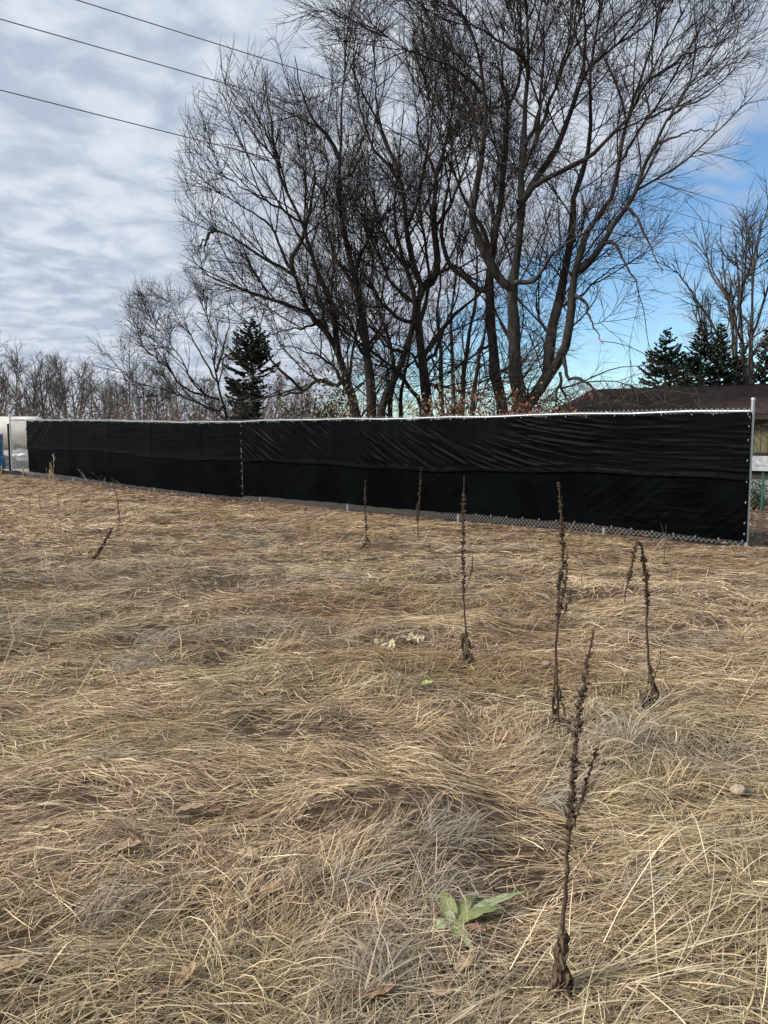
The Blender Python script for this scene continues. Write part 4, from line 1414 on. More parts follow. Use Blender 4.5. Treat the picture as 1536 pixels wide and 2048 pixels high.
# green steel post, evergreen bush and leaf litter beside the house
g = pix(1524, 1000, 18.6); g[2] = float(terr(g[0], g[1]))
b = Buf(); t = np.linspace(0, 1, 5)
b.tube(np.stack([np.zeros(5), np.zeros(5), -0.2 + 1.15 * t], -1), np.full(5, 0.026), 8)
b.box((0, -0.03, 0.5), (0.012, 0, 0), (0, 0.006, 0), (0, 0, 0.42))
o = b.build('steel_post', material('green_paint', (0.03, 0.10, 0.075), 0.5, var=0.2, vscale=10))
o.location = g
tag(o, 'short green steel post standing right of the fence end post', 'post')


def bush(label, base, H, wd, n, seed, pal):
    R = np.random.default_rng(seed)
    root = empty('evergreen_bush', tuple(base))
    m = 10; K = 6; t = np.linspace(0, 1, K)[None]
    a = R.uniform(0, 6.28, m)
    P = np.stack([np.cos(a)[:, None] * wd * t * 0.8 + R.normal(0, 0.02, (m, K)), np.sin(a)[:, None] * wd * t * 0.8 + R.normal(0, 0.02, (m, K)), H * 0.95 * t * R.uniform(0.6, 1, (m, 1))], -1)
    b = Buf(); b.tube(P, 0.01 * (1 - 0.7 * t) + np.zeros((m, 1)), 4); tag(b.build('stems', M['twig'], root), kind='stuff')
    v = norm(R.normal(0, 1, (n, 3))) * (R.random((n, 1)) ** 0.4) * np.array((wd, wd, H * 0.5)) + np.array((0, 0, H * 0.52))
    V, T = leaf_quads(v, 0.07, R)
    col = np.repeat(pal[R.integers(0, len(pal), n)] * R.uniform(0.6, 1.2, (n, 1)), 4, axis=0)
    tag(mesh('leaves', V, None, T, M['dead_leaf'], root, False, col), kind='stuff')
    tag(root, label, 'bush')


GP = np.array([(0.02, 0.05, 0.035), (0.03, 0.07, 0.045), (0.045, 0.06, 0.03)])
g = pix(1512, 995, 19.5); g[2] = float(terr(g[0], g[1]))
bush('small dark green bush at the foot of the house wall', g, 0.75, 0.33, 500, 71, GP)


def litter(name, label, pts, size, R, pal):
    n = len(pts)
    V, T = leaf_quads(pts, size, R)
    V = V.reshape(n, 4, 3); c = pts[:, None, :]
    V = c + (V - c) * np.array((1, 1, 0.35)); V[..., 2] = np.maximum(V[..., 2], c[..., 2] - 0.01)
    col = np.repeat(pal[R.integers(0, len(pal), n)] * R.uniform(0.6, 1.25, (n, 1)), 4, axis=0)
    tag(mesh(name, V.reshape(-1, 3), None, T, M['dead_leaf'], None, False, col), label, 'leaves', kind='stuff')


R = np.random.default_rng(81)
n = 5200
ss = R.uniform(-2.5, FL, n); off = np.abs(R.normal(0, 1.0, n)) + 0.02
ss = np.where(R.random(n) < 0.25, s_of_x(470) + R.normal(0, 1.5, n), ss)
pp = np.stack([A2[0] + ss * E2[0] + off * N2[0], A2[1] + ss * E2[1] + off * N2[1]], -1)
keep = R.random(n) < (0.25 + 0.75 * sstep(2, 9, ss))
pp = pp[keep]
litter('leaf_litter', 'fallen reddish-brown leaves drifted along the near side of the fence', np.column_stack([pp, terr(pp[:, 0], pp[:, 1]) + R.uniform(0.0, 0.05, len(pp))]), 0.085, R,
       np.array([(0.27, 0.13, 0.075), (0.33, 0.18, 0.11), (0.20, 0.10, 0.06), (0.36, 0.24, 0.16), (0.15, 0.09, 0.06)]))
n = 6000
x = R.uniform(3.5, 13, n); y = R.uniform(9.5, 22, n)
k = (side(x, y) < -0.05) | (along(x, y) < -0.2)
x, y = x[k], y[k]
litter('leaf_litter', 'brown leaf litter on the bare ground right of the fence end', np.column_stack([x, y, terr(x, y) + R.uniform(0, 0.03, len(x))]), 0.10, R,
       np.array([(0.20, 0.12, 0.08), (0.26, 0.16, 0.11), (0.14, 0.085, 0.06), (0.30, 0.21, 0.15), (0.17, 0.13, 0.10)]))

# ================================================================== yard beyond the left end of the fence
def tank():
    c = pix(12, 871, 40.0); zg = float(terr(c[0], c[1]))
    root = empty('storage_tank', (c[0], c[1], zg))
    cream = material('cream_tank_paint', (0.56, 0.53, 0.47), 0.35, var=0.15, vscale=2)
    t = np.linspace(-1, 1, 15)
    Ln = 2.6; r = 0.82
    xs = np.concatenate([[-Ln - 0.42, -Ln - 0.38, -Ln - 0.25, -Ln - 0.1], np.linspace(-Ln, Ln, 9), [Ln + 0.1, Ln + 0.25, Ln + 0.38, Ln + 0.42]])
    rr = np.concatenate([[0.02, 0.35, 0.62, 0.77], np.full(9, r), [0.77, 0.62, 0.35, 0.02]])
    b = Buf(); zc = pix(12, 833, 40.0)[2] - zg - r
    b.tube(np.stack([xs - 0.9, np.zeros(17), np.full(17, zc)], -1), rr, 24)
    b.build('tank_shell', cream, root, True)
    for x in (-2.6, 0.8):
        b = Buf(); b.box((x, 0, (zc - r) / 2 + 0.1), (0.12, 0, 0), (0, 0.55, 0), (0, 0, max(0.1, (zc - r) / 2 + 0.15)))
        b.build('saddle', material('dark_steel', (0.05, 0.05, 0.055), 0.6, 0.3), root)
    b = Buf(); tt = np.linspace(0, 1, 4); b.tube(np.stack([np.full(4, 0.3), np.zeros(4), zc + r - 0.05 + 0.16 * tt], -1), np.array((0.12, 0.12, 0.12, 0.02)), 10)
    b.build('hatch', M['galv'], root, True)
    tag(root, 'cream horizontal storage tank behind the far left end of the fence', 'tank')


tank()


def mound(name, label, x, D, w, d, h, colour, seed, cat):
    c = pix(x, 871, D); zg = float(terr(c[0], c[1]))
    nu, nv = 40, 14
    a = np.linspace(0, 2 * math.pi, nu, endpoint=False); q = np.linspace(0, 1, nv)
    Aa, Qq = np.meshgrid(a, q, indexing='ij')
    X = np.cos(Aa) * w * Qq; Y = np.sin(Aa) * d * Qq
    Z = h * (1 - Qq ** 1.6) * (0.8 + 0.4 * fbm(X * 2 + seed, Y * 2, seed, 3)) - 0.05 * Qq + 0.06 * (fbm(X * 7, Y * 7, seed + 3, 2) - 0.5) * (1 - Qq)
    idx = np.arange(nu * nv).reshape(nu, nv)
    Q = np.stack([idx[:, :-1], np.roll(idx, -1, 0)[:, :-1], np.roll(idx, -1, 0)[:, 1:], idx[:, 1:]], -1).reshape(-1, 4)[:, ::-1]
    o = mesh(name, np.stack([X, Y, Z], -1).reshape(-1, 3), Q, None, material(name + '_' + str(seed), colour, 0.95, var=0.3, vscale=9, bump=0.8, bscale=30), None, True)
    o.location = (c[0], c[1], zg)
    tag(o, label, cat)


mound('gravel_pile', 'grey gravel pile behind the bare chain-link panel at left', 44, 35.0, 1.6, 1.3, 0.72, (0.24, 0.23, 0.22), 3, 'gravel pile')
mound('soil_heap', 'low dark soil heap left of the gravel pile', 2, 34.0, 1.1, 0.8, 0.42, (0.07, 0.06, 0.055), 5, 'soil heap')
for k, (x, w, lab) in enumerate(((29, 0.16, 'small white plastic bag on the gravel, left of the pair'), (45, 0.20, 'larger white plastic bag on the gravel, right of the pair'))):
    c = pix(x, 911, 31.0)
    nu, nv = 16, 9
    a = np.linspace(0, 2 * math.pi, nu, endpoint=False); q = np.linspace(-1, 1, nv)
    Aa, Qq = np.meshgrid(a, q, indexing='ij')
    rr = np.sqrt(np.clip(1 - Qq ** 2, 0, 1)) * (0.8 + 0.5 * fbm(Aa * 1.5 + k, Qq * 2, 90 + k, 2))
    X = np.cos(Aa) * rr * w; Y = np.sin(Aa) * rr * w * 0.8; Z = (Qq + 1) * w * 0.45
    idx = np.arange(nu * nv).reshape(nu, nv)
    Q = np.stack([idx[:, :-1], np.roll(idx, -1, 0)[:, :-1], np.roll(idx, -1, 0)[:, 1:], idx[:, 1:]], -1).reshape(-1, 4)
    o = mesh('plastic_bag', np.stack([X, Y, Z], -1).reshape(-1, 3), Q, None, material('white_plastic%d' % k, (0.8, 0.8, 0.82), 0.45), None, True)
    gz_ = float(terr(c[0], c[1]))
    o.location = (c[0], c[1], c[2] - 0.08)
    tag(o, lab, 'plastic bag', 'white bags in the yard')
    # pallet under the bag
b = Buf()
c = pix(37, 911, 31.0); zg = float(terr(c[0], c[1]))
pz = c[2] - 0.10 - zg
root = empty('pallet_stack', (c[0], c[1], zg))
wood = material('grey_timber', (0.16, 0.15, 0.15), 0.9, var=0.25, vscale=12)
for j in range(max(1, int(pz / 0.14))):
    for i in range(7):
        b = Buf(); b.box((-0.54 + i * 0.18, 0, (j + 1) * 0.14 - 0.012), (0.07, 0, 0), (0, 0.5, 0), (0, 0, 0.011)); b.build('deck_board', wood, root)
    for y in (-0.45, 0, 0.45):
        b = Buf(); b.box((0, y, j * 0.14 + 0.062), (0.6, 0, 0), (0, 0.05, 0), (0, 0, 0.06)); b.build('runner', wood, root)
tag(root, 'grey pallet stack carrying two white bags behind the bare mesh', 'pallets')

# black silt fence along the foot of the far left end, with stakes
def silt():
    R = np.random.default_rng(5)
    root = empty('silt_fence', tuple(fpt(FL + 0.5, 0)))
    o = np.array(root.location)
    s = np.linspace(s_of_x(250), FL + 3.0, 90); q = np.linspace(0, 1, 6)
    S, T = np.meshgrid(s, q, indexing='ij')
    hgt = 0.06 + 0.16 * sstep(s_of_x(140), s_of_x(20), S) + 0.03 * np.sin(S * 4)
    P = fpt(np.clip(S, None, FL + 0.9), 0, 0.28) + np.stack([np.clip(S - FL - 0.9, 0, None) * E2[0], np.clip(S - FL - 0.9, 0, None) * E2[1], hgt * T - 0.03], -1)
    off = 0.06 * (fbm(S * 2, T * 2, 4, 2) - 0.5)
    P[..., 0] += off * N2[0]; P[..., 1] += off * N2[1]
    idx = np.arange(S.size).reshape(S.shape)
    Q = np.stack([idx[:-1, :-1], idx[1:, :-1], idx[1:, 1:], idx[:-1, 1:]], -1).reshape(-1, 4)
    mesh('fabric', (P - o).reshape(-1, 3), Q, None, material('silt_fabric', (0.010, 0.010, 0.011), 0.6), root, True)
    for sx in (FL - 3.5, FL - 1.6, FL + 0.1, FL + 1.7):
        p = fpt(min(sx, FL + 0.9), 0, 0.31); p[:2] += E2 * max(0, sx - FL - 0.9)
        b = Buf(); b.box(p - o + np.array((0, 0, 0.12)), (0.016, 0, 0), (0, 0.016, 0), (0.01, 0, 0.2)); b.build('stake', M['straw'], root)
    tag(root, 'low black silt fence along the foot of the fence at far left', 'silt fence')


silt()
# blue barrel-shaped bundle cut by the left edge, wrapped in white at the top
c = pix(-11, 871, 30.0); zg = float(terr(c[0], c[1])); zt = pix(0, 862, 30.0)[2] - zg
root = empty('tarp_bundle', (c[0], c[1], zg))
t = np.linspace(0, 1, 9)
b = Buf(); b.tube(np.stack([0.03 * np.sin(t * 7), np.zeros(9), zt * 0.94 * t], -1), 0.30 * (1 + 0.06 * np.sin(t * 11)), 16); b.build('blue_tarp', material('blue_tarp', (0.02, 0.11, 0.22), 0.45, var=0.2, vscale=5), root, True)
b = Buf(); t = np.linspace(0, 1, 6); b.tube(np.stack([np.zeros(6), np.zeros(6), zt * 0.9 + 0.16 * t], -1), np.array((0.30, 0.34, 0.33, 0.26, 0.15, 0.01)), 14); b.build('white_wrap', material('white_wrap', (0.75, 0.75, 0.78), 0.5), root, True)
b = Buf()
for h in (0.3, 0.72):
    b.tube(np.stack([np.zeros(2), np.zeros(2), zt * h + np.array((0, 0.03))], -1), np.full(2, 0.325), 16)
b.build('strap', M['tie'], root)
tag(root, 'tall blue tarp-wrapped bundle with a white top, cut by the left edge', 'bundle')
# black gate post left of the corner post
b = Buf(); p0 = fpt(FL + 0.16, 0, 0.0); p0[2] -= 0.1
t = np.linspace(0, 1, 5); b.tube(np.stack([np.zeros(5), np.zeros(5), 1.80 * t], -1), np.full(5, 0.034), 10)
b.tube(np.stack([np.zeros(3), np.zeros(3), 1.80 + np.array((0, 0.015, 0.022))], -1), np.array((0.038, 0.036, 0.002)), 10)
o = b.build('gate_post', material('black_paint', (0.008, 0.008, 0.009), 0.5), None, True)
o.location = p0
tag(o, 'black gate post touching the far left corner post of the fence', 'post')

# ================================================================== dead weed stalks
def octa(C, d, r, l):
    """pointed little capsules at C, axis d, radius r, length l"""
    n = len(C)
    ref = np.where(np.abs(d[:, 2:3]) > 0.9, np.array((1.0, 0, 0)), np.array((0, 0, 1.0)))
    u = norm(np.cross(d, ref)); w = np.cross(d, u)
    r = r[:, None]; l = l[:, None]
    m = C + d * l * 0.45
    V = np.stack([C, m + u * r, m + w * r, m - u * r, m - w * r, C + d * l], 1)
    idx = np.arange(n * 6).reshape(n, 6)
    T = []
    for a, b in ((1, 2), (2, 3), (3, 4), (4, 1)):
        T.append(idx[:, [0, b, a]]); T.append(idx[:, [5, a, b]])
    return V.reshape(-1, 3), np.concatenate(T)


def stalk(label, base_px, stems, seed, leaves=16, leaf_len=0.10, group='dead weed stalks', name='weed_stalk'):
    """stems: list of (pixel path from the base up, depth change, base radius mm, spike from..to, capsule size)"""
    R = np.random.default_rng(seed)
    g = gpix(*base_px); D = g[1]
    root = empty(name, tuple(g))
    for path, dd, r0, (t0, t1), cs in stems:
        n = len(path)
        P = [pix(x, y, D + dd * k / max(1, n - 1)) for k, (x, y) in enumerate(path)]
        P = resample(P, 26); P[1:-1] += R.normal(0, 0.0022, (24, 3))
        P = P - g
        t = np.linspace(0, 1, 26)
        b = Buf(); b.tube(P, r0 * (1 - 0.72 * t) + 0.0007, 6)
        st = b.build('stem', M['weed'], root, True)
        if cs > 0:
            Ls = np.linalg.norm(np.diff(P, axis=0), axis=1).sum()
            m = int(Ls * (t1 - t0) * 420)
            u = np.sort(R.uniform(t0, t1, m))
            clump = 0.75 + 0.5 * (np.sin(u * Ls * 95 + 2 * np.sin(u * 40)) > -0.2)
            f = u * 25; i = np.clip(f.astype(int), 0, 24); w = (f - i)[:, None]
            C = P[i] * (1 - w) + P[i + 1] * w
            tan = norm(P[i + 1] - P[i])
            rv = R.normal(0, 1, (m, 3)); pv = norm(rv - (rv * tan).sum(1, keepdims=True) * tan)
            d = norm(pv + tan * R.uniform(0.1, 0.9, (m, 1)))
            env = np.clip(np.minimum((u - t0) / 0.12, 1), 0.35, 1) * np.clip((1.04 - u) / 0.18, 0.45, 1)
            V, T = octa(C, d, cs * 0.34 * R.uniform(0.7, 1.2, m) * env * clump, cs * R.uniform(0.7, 1.25, m) * env * clump)
            tag(mesh('seed_capsules', V, None, T, M['weed'], st), kind='stuff')
    # withered leaves hanging round the foot
    if leaves:
        P0 = resample([pix(x, y, D) for x, y in stems[0][0]], 30) - g
        for k in range(leaves):
            hi = 0.012 + (R.random() ** 2.0) * 0.22
            c = P0[int(hi * 29)]
            a = R.uniform(0, 6.28); Lf = leaf_len * R.uniform(0.5, 1.2) * (1.15 - hi)
            K = 6; t = np.linspace(0, 1, K)
            out = np.array((math.cos(a), math.sin(a), 0))
            side_ = np.array((-math.sin(a), math.cos(a), 0))
            drop = min(Lf * 0.85, max(0.015, c[2] - 0.01))
            Pc = c + out * (Lf * ((0.62 - 2.0 * hi) * np.sin(t * 1.9)))[:, None] - np.array((0, 0, 1.0)) * (drop * t ** 1.3)[:, None] + side_ * (0.10 * Lf * np.sin(t * 5 + a))[:, None]
            wd = Lf * 0.11 * np.sin(np.clip(t, 0.06, 0.97) * math.pi) ** 0.7 * (1 + 0.3 * np.sin(t * 17 + k))
            tw = a + t * R.uniform(-2.5, 2.5)
            wv = np.stack([-np.sin(tw), np.cos(tw), 0.35 * np.sin(tw * 2)], -1)
            crease = out * (wd * 0.5)[:, None]
            V = np.concatenate([Pc - wv * wd[:, None], Pc + crease, Pc + wv * wd[:, None]]) + R.normal(0, Lf * 0.035, (3 * K, 3))
            Q = [(i, i + 1, K + i + 1, K + i) for i in range(K - 1)] + [(K + i, K + i + 1, 2 * K + i + 1, 2 * K + i) for i in range(K - 1)]
            mesh('withered_leaf', V, Q, None, M['weed_leaf'], root)
    tag(root, label, 'weed', group)
    return root


stalk('tallest-looking dark dead weed stalk in the foreground, with withered leaves at its foot', (1118, 1998), [
    ([(1118, 1998), (1124, 1900), (1130, 1800), (1136, 1700), (1143, 1600), (1151, 1500), (1160, 1420), (1172, 1340), (1187, 1262)], 0.03, 0.0062, (0.34, 1.0), 0.0155),
    ([(1150, 1655), (1163, 1600), (1175, 1560), (1187, 1520), (1198, 1488)], 0.05, 0.003, (0.1, 0.95), 0.010),
], 501, leaves=170, leaf_len=0.065)
stalk('dark dead weed with paired tall stems, reaching over the fence screen', (1117, 1466), [
    ([(1117, 1466), (1116, 1400), (1112, 1330), (1114, 1250), (1118, 1190), (1124, 1120), (1124, 1050), (1120, 1000), (1116, 964)], 0.05, 0.0075, (0.38, 1.0), 0.019),
    ([(1106, 1425), (1109, 1360), (1112, 1300), (1118, 1240), (1127, 1180), (1133, 1130), (1134, 1100)], 0.12, 0.005, (0.5, 1.0), 0.016),
    ([(1118, 1245), (1130, 1225), (1138, 1200), (1144, 1176)], 0.1, 0.003, (0.3, 1.0), 0.010),
], 502, leaves=16, leaf_len=0.13)
stalk('bent dead weed stalk with its tip snapped over and hanging down', (1305, 1425), [
    ([(1305, 1425), (1302, 1365), (1298, 1320), (1293, 1250), (1296, 1190), (1290, 1140), (1284, 1100), (1279, 1084), (1270, 1092), (1262, 1130), (1255, 1170), (1249, 1206)], -0.08, 0.0075, (0.36, 0.97), 0.018),
    ([(1303, 1380), (1312, 1345), (1320, 1318), (1322, 1290)], 0.06, 0.0025, (0.2, 0.9), 0.006),
], 503, leaves=60, leaf_len=0.11)
stalk('slender dead weed stalk left of the paired stems, straight and tall', (933, 1336), [
    ([(933, 1336), (932, 1280), (929, 1220), (927, 1160), (926, 1100), (926, 1040), (928, 990), (928, 952)], 0.06, 0.0065, (0.30, 1.0), 0.0165),
    ([(931, 1180), (938, 1160), (944, 1135), (945, 1105)], 0.08, 0.0025, (0.2, 0.95), 0.008),
], 504, leaves=44, leaf_len=0.10)
stalk('thin dead weed stalk before the screen, right of the short one', (838, 1085), [
    ([(838, 1085), (836, 1050), (838, 1010), (840, 970), (842, 935)], 0.1, 0.007, (0.25, 1.0), 0.020),
    ([(837, 1060), (833, 1025), (834, 1005)], 0.1, 0.004, (0.2, 1.0), 0.014),
], 505, leaves=4, leaf_len=0.12)
stalk('short dead weed stalk before the screen with a leafy foot', (733, 1102), [
    ([(733, 1102), (732, 1060), (731, 1020), (730, 985), (731, 960)], 0.1, 0.007, (0.2, 1.0), 0.020),
], 506, leaves=16, leaf_len=0.22)
stalk('dead weed stalk leaning right over the grass at left', (178, 1131), [
    ([(178, 1131), (190, 1114), (205, 1090), (226, 1056)], 0.3, 0.010, (0.1, 1.0), 0.026),
], 507, leaves=6, leaf_len=0.14)
stalk('thin tilted dead weed stem in front of the left screen', (241, 1052), [
    ([(241, 1052), (237, 1020), (233, 990), (229, 965)], 0.2, 0.006, (0.1, 0.9), 0.012),
], 508, leaves=2, leaf_len=0.12)
stalk('forked dry weed stem near the right end of the fence', (1328, 1130), [
    ([(1328, 1130), (1329, 1095), (1331, 1070), (1332, 1048)], 0.1, 0.004, (0.1, 0.5), 0.008),
    ([(1330, 1072), (1325, 1058), (1321, 1044)], 0.1, 0.0025, (0.2, 0.9), 0.0),
], 509, leaves=10, leaf_len=0.14)
for k, (pth, lab) in enumerate((
    ([(61, 1036), (60, 1015), (59, 999), (66, 975)], 'thin forked twig standing in the grass, leftmost of the far left stems'),
    ([(118, 1020), (116, 1000), (115, 985), (113, 962)], 'dark thin twig in the far left grass, right of the pale tuft'),
    ([(82, 1028), (80, 1005), (78, 985)], 'short grey twig between the two far left stems'),
    ([(1163, 1100), (1162, 1075), (1162, 1052)], 'short pale stem by the fence foot, left of the forked stem'),
    ([(1253, 1080), (1252, 1062)], 'tiny pale stem at the fence foot behind the bent weed'),
    ([(795, 1218), (794, 1185)], 'short dark stem alone in the middle of the field'))):
    stalk(lab, pth[0], [(pth, 0.1, 0.005, (0, 0), 0.0)], 520 + k, leaves=0, group='thin dry stems', name='dry_weed')


# pale standing grass plumes in front of the far left screen
def plume(label, base, tips, seed, col='straw', rad=1.0):
    R = np.random.default_rng(seed)
    g = gpix(*base); D = g[1]
    root = empty('dry_grass_clump', tuple(g))
    for k, (x, y) in enumerate(tips):
        e = pix(x, y, D + R.normal(0, 0.15)) - g
        mid = e * 0.55; mid[0] *= 0.6
        P = resample([np.zeros(3) + R.normal(0, 0.01, 3) * np.array((1, 1, 0)), mid, e], 10)
        b = Buf(); b.tube(P, np.linspace(0.0055, 0.002, 10) * rad, 4)
        C1, R1 = grow(P[None], np.full((1, 10), 0.004), R, 22, 0.55, lambda t, b_, g_: 0.10, (0.2, 0.7), 4, 0.1, 0.02, 0.003, 0.0018)
        b.tube(C1, R1 * rad, 3)
        b.build('grass_stem', M[col], root)
    tag(root, label, 'grass clump', 'standing dry grass clumps')


plume('pale feathery dry grass clump standing tallest before the far left screen', (107, 988), [(99, 928), (92, 940), (104, 935), (110, 948), (107, 912), (98, 950), (116, 955)], 601)
plume('grey curved dry grass before the left screen, right of the feathery clump', (175, 972), [(158, 940), (163, 945), (166, 952), (150, 955)], 602, 'greygrass')
plume('thin grey grass stems at the foot of the left screen', (212, 980), [(201, 949), (209, 958), (187, 947), (182, 956)], 603, 'greygrass')
plume('grey stem tilted left at the foot of the screen, beside the post shadow', (252, 984), [(228, 961), (230, 968)], 604, 'greygrass')
plume('lone grey grass stem slanting before the left screen', (322, 984), [(306, 952), (312, 962)], 605, 'greygrass')
plume('spray of pale grey grass in front of the bent weed', (1255, 1492), [(1205, 1440), (1225, 1425), (1248, 1418), (1270, 1412), (1290, 1418), (1310, 1408), (1330, 1400), (1300, 1440), (1215, 1460), (1195, 1395), (1345, 1385), (1235, 1450), (1262, 1436), (1280, 1450), (1318, 1430), (1240, 1408), (1212, 1425), (1330, 1440), (1350, 1420), (1298, 1395), (1185, 1450)], 606, 'palegrass', 0.36)
plume('few pale grass stems standing in the right foreground', (1365, 1835), [(1366, 1752), (1350, 1790), (1385, 1800), (1372, 1770)], 607, 'straw', 0.35)

# ================================================================== fallen leaves and small things lying on the grass
def oak_outline(lobes=4, n=72, seed=0):
    R = np.random.default_rng(seed)
    t = np.linspace(0, 1, n // 2)
    w = 0.30 * np.sin(math.pi * t ** 0.85) ** 0.8
    ph = R.uniform(-0.3, 0.3)
    w = w * (0.66 + 0.42 * np.abs(np.sin(math.pi * lobes * t + ph))) + 0.008
    return t, w


M['leaf_a'] = material('oak_leaf_tan', (0.29, 0.19, 0.115), 0.7, colour2=(0.40, 0.285, 0.185), vscale=25, bump=0.3, bscale=60, transl=0.12)
M['leaf_b'] = material('oak_leaf_rust', (0.25, 0.13, 0.078), 0.7, colour2=(0.33, 0.19, 0.12), vscale=25, bump=0.3, bscale=60, transl=0.12)
M['leaf_c'] = material('oak_leaf_dark', (0.19, 0.10, 0.058), 0.75, colour2=(0.27, 0.16, 0.10), vscale=25, bump=0.3, bscale=60, transl=0.12)
M['leaf_lime'] = material('yellow_green_leaf', (0.38, 0.42, 0.12), 0.6, colour2=(0.46, 0.50, 0.17), vscale=25, transl=0.15)


def fallen_leaf(label, px, size, rot, mat, seed, curl=0.5, lobes=4, lift=0.062):
    R = np.random.default_rng(seed)
    g = gpix(*px)
    root = empty('fallen_leaf', (g[0], g[1], g[2] + lift))
    root.rotation_euler = (R.normal(0, 0.15), R.normal(0, 0.15), rot)
    t, w = oak_outline(lobes, 72, seed)
    n = len(t)
    x = (t - 0.5) * size
    rows = []
    for f in (-1, -0.5, 0, 0.5, 1):
        y = f * w * size
        z = curl * size * (0.55 * (f * w) ** 2 * 3 + 0.25 * (t - 0.5) ** 2 * (1 if seed % 2 else -0.6)) + 0.02 * size * np.sin(t * 19 + f * 3) * abs(f) - 0.012 * size * (f == 0)
        rows.append(np.stack([x + 0.03 * size * abs(f), y, z], -1))
    V = np.concatenate(rows)
    Q = [(r * n + i, r * n + i + 1, (r + 1) * n + i + 1, (r + 1) * n + i) for r in range(4) for i in range(n - 1)]
    mesh('blade', V, Q, None, M[mat], root, True)
    b = Buf()
    P = np.stack([np.linspace(-0.68, 0.42, 8) * size, 0.01 * size * np.sin(np.linspace(0, 4, 8)), rows[2][:, 2].mean() + np.linspace(0.012, 0.004, 8) * size * 0.5], -1)
    b.tube(P, np.linspace(0.0016, 0.0006, 8), 5)
    b.build('stem', M['leaf_c'], root)
    tag(root, label, 'leaf', 'fallen leaves lying on the grass')


for k, (lab, px, sz, rot, mt, cu) in enumerate((
    ('curled tan oak leaf lying in the left foreground, largest on the grass', (495, 1732), 0.115, -0.35, 'leaf_a', 0.9),
    ('flat rust-brown oak leaf right of the middle of the field', (1010, 1491), 0.105, 0.1, 'leaf_b', 0.45),
    ('tan leaf half sunk in grass above the curled oak leaf', (378, 1634), 0.12, 0.15, 'leaf_a', 0.4),
    ('tan leaf below the curled oak leaf, beside the grey tuft', (543, 1800), 0.09, 0.5, 'leaf_a', 0.6),
    ('reddish leaf left of the curled oak leaf', (250, 1712), 0.11, 0.3, 'leaf_a', 0.5),
    ('dark rust leaf right of the curled oak leaf, under straws', (722, 1702), 0.10, -0.2, 'leaf_c', 0.6),
    ('pointed pale brown leaf at the left, far up the field', (131, 1337), 0.13, 0.5, 'leaf_a', 0.9),
    ('brown leaf in the bottom grass left of the middle', (372, 1976), 0.075, 0.9, 'leaf_a', 0.7),
    ('brown leaf touching the bottom edge near the left', (322, 2010), 0.08, 1.3, 'leaf_c', 0.7),
    ('broad brown leaf near the bottom middle', (748, 2008), 0.115, 0.1, 'leaf_b', 0.5),
    ('pale tan leaf below the green rosette', (930, 1950), 0.085, 0.7, 'leaf_a', 0.6),
    ('small brown leaf under the green rosette', (950, 1880), 0.07, -0.6, 'leaf_b', 0.4),
    ('small tan leaf at the bottom right of the brown one', (826, 2026), 0.055, 1.4, 'leaf_a', 0.5),
    ('small rust leaf at the foot of the slender weed stalk', (915, 1349), 0.10, 0.1, 'leaf_b', 0.4),
    ('dark brown curled leaf lying left of the middle of the field', (524, 1399), 0.15, 0.1, 'leaf_c', 0.8),
    ('faint tan leaf at the lower left edge', (22, 1960), 0.09, 0.4, 'leaf_a', 0.5),
    ('tan leaf in grass right of the left leaf pair', (432, 1636), 0.07, 0.9, 'leaf_c', 0.7),
    ('small tan leaf far right below the stone', (1390, 1585), 0.06, 0.3, 'leaf_a', 0.7),
    ('pale brown leaf left of the foreground weed foot', (882, 2008), 0.07, 0.3, 'leaf_a', 0.6))):
    fallen_leaf(lab, px, sz, rot, mt, 700 + k, cu, lift=0.038)
fallen_leaf('small yellow-green leaf lying alone in the middle of the field', (852, 1387), 0.085, 0.2, 'leaf_lime', 740, 0.4, lobes=1)


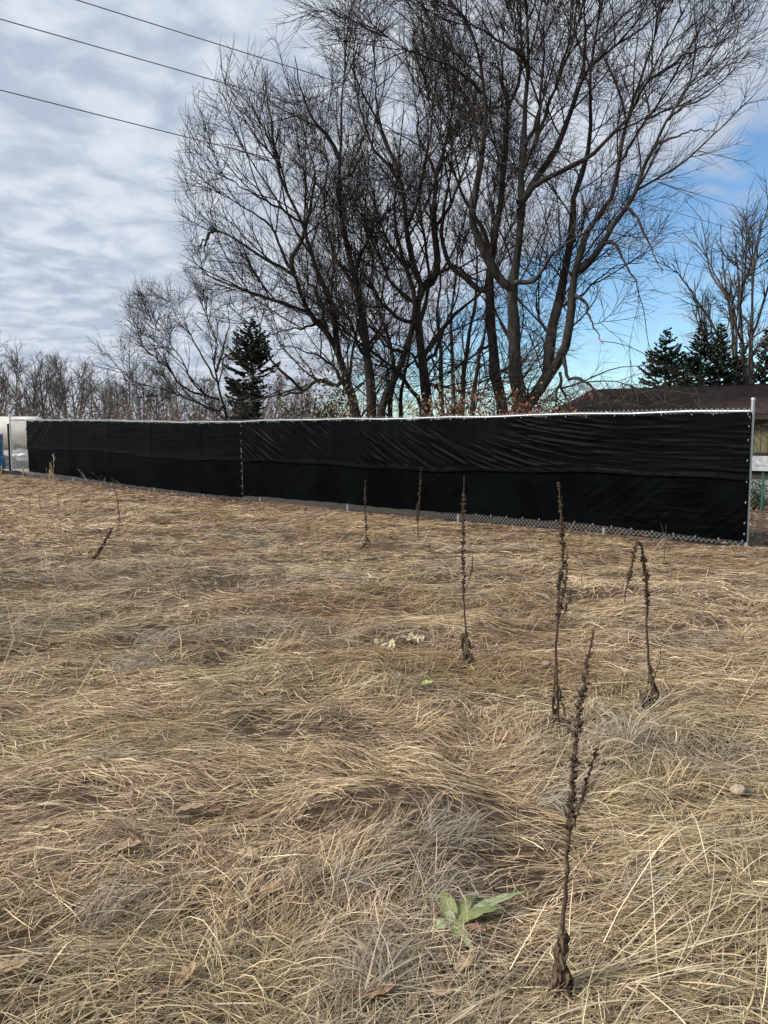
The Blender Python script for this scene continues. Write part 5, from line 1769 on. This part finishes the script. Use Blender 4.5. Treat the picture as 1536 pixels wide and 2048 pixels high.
# green rosette
def rosette():
    g = gpix(905, 1868)
    root = empty('leaf_rosette', (g[0], g[1], g[2] + 0.024))
    gm = material('rosette_leaf', (0.18, 0.205, 0.07), 0.6, colour2=(0.28, 0.295, 0.13), vscale=22, bump=0.3, bscale=80, transl=0.2)
    gp = material('rosette_leaf_pale', (0.33, 0.37, 0.19), 0.65, colour2=(0.46, 0.48, 0.29), vscale=20, bump=0.3, bscale=80, transl=0.2)
    R = np.random.default_rng(33)
    for tipx, tipy, wd, mt, lift in ((886, 1818, 0.024, gm, 0.035), (952, 1816, 0.022, gm, 0.01), (1008, 1860, 0.020, gm, 0.02), (1050, 1826, 0.020, gp, 0.01), (932, 1908, 0.026, gm, 0.0), (862, 1880, 0.022, gp, 0.0), (893, 1856, 0.014, gp, 0.02), (950, 1935, 0.012, gp, -0.005)):
        e = gpix(tipx, tipy) - g
        e[2] = lift
        Lf = np.linalg.norm(e); d = e / Lf; sd = norm(np.cross(d, np.array((0, 0, 1.0))))
        n = 12; t = np.linspace(0, 1, n)
        w = wd * np.sin(math.pi * (0.05 + 0.95 * t) ** 0.75) ** 0.9 + 0.0012
        C = d[None] * (Lf * t)[:, None] + np.array((0, 0, 1.0)) * (0.018 * np.sin(math.pi * t))[:, None]
        rows = []
        for f in (-1, -0.5, 0, 0.5, 1):
            up = 0.14 * np.abs(f) * w + 0.0025 * np.sin(t * 22 + f * 2) * abs(f)
            rows.append(C + sd[None] * (f * w)[:, None] + np.array((0, 0, 1.0)) * up[:, None])
        V = np.concatenate(rows)
        Q = [(r * n + i, r * n + i + 1, (r + 1) * n + i + 1, (r + 1) * n + i) for r in range(4) for i in range(n - 1)]
        lf = mesh('leaf', V, Q, None, mt, root, True)
        b = Buf(); b.tube(C + np.array((0, 0, 0.0006)), np.linspace(0.0018, 0.0005, n), 5); b.build('midrib', gp, lf)
    tag(root, 'green weed rosette with broad leaves left of the foreground stalk', 'plant')


rosette()


def stone(label, px, size, seed, colour, lift=0.05, name='stone', cat='stone', flat=0.7):
    g = gpix(*px)
    nu, nv = 18, 11
    a = np.linspace(0, 2 * math.pi, nu, endpoint=False); q = np.linspace(-math.pi / 2, math.pi / 2, nv)
    Aa, Qq = np.meshgrid(a, q, indexing='ij')
    rr = size * (0.75 + 0.5 * fbm(np.cos(Aa) * 1.6 + 5 + np.cos(Qq), np.sin(Aa) * 1.6 + np.sin(Qq) * 1.5 + seed, seed, 2))
    X = np.cos(Aa) * np.cos(Qq) * rr; Y = np.sin(Aa) * np.cos(Qq) * rr; Z = np.sin(Qq) * rr * flat
    idx = np.arange(nu * nv).reshape(nu, nv)
    Q = np.stack([idx[:, :-1], np.roll(idx, -1, 0)[:, :-1], np.roll(idx, -1, 0)[:, 1:], idx[:, 1:]], -1).reshape(-1, 4)
    o = mesh(name, np.stack([X, Y, Z], -1).reshape(-1, 3), Q, None, material('%s_%d' % (name, seed), colour, 0.85, var=0.3, vscale=30, bump=0.5, bscale=50), None, True)
    o.location = (g[0], g[1], g[2] + lift)
    tag(o, label, cat)


stone('pale rounded stone in the grass near the right edge', (1475, 1602), 0.032, 4, (0.36, 0.29, 0.205))
stone('small pale brown stone between the paired stems and the slender stalk', (1092, 1343), 0.026, 8, (0.26, 0.20, 0.145))
# crumpled pale litter in the middle of the field
for k, (px, sz, lab) in enumerate((((770, 1303), 0.055, 'crumpled pale yellowish scrap in mid field, left of the pair'), ((820, 1291), 0.06, 'crumpled pale yellowish scrap in mid field, right of the pair'))):
    g = gpix(*px); R = np.random.default_rng(900 + k)
    n = 9
    u, v = np.meshgrid(np.linspace(-1, 1, n), np.linspace(-1, 1, n), indexing='ij')
    X = u * sz * 1.3 + R.normal(0, 0.006, u.shape); Y = v * sz + R.normal(0, 0.006, u.shape); Z = R.normal(0, 0.011, u.shape) + 0.02 * np.abs(u)
    idx = np.arange(n * n).reshape(n, n)
    Q = np.stack([idx[:-1, :-1], idx[1:, :-1], idx[1:, 1:], idx[:-1, 1:]], -1).reshape(-1, 4)
    o = mesh('paper_scrap', np.stack([X, Y, Z], -1).reshape(-1, 3), Q, None, material('pale_scrap%d' % k, (0.46, 0.39, 0.25), 0.8, var=0.2, vscale=20, transl=0.1), None, False)
    o.location = (g[0], g[1], g[2] + 0.045); o.rotation_euler = (0.1, 0.05, k * 0.7)
    tag(o, lab, 'scrap')
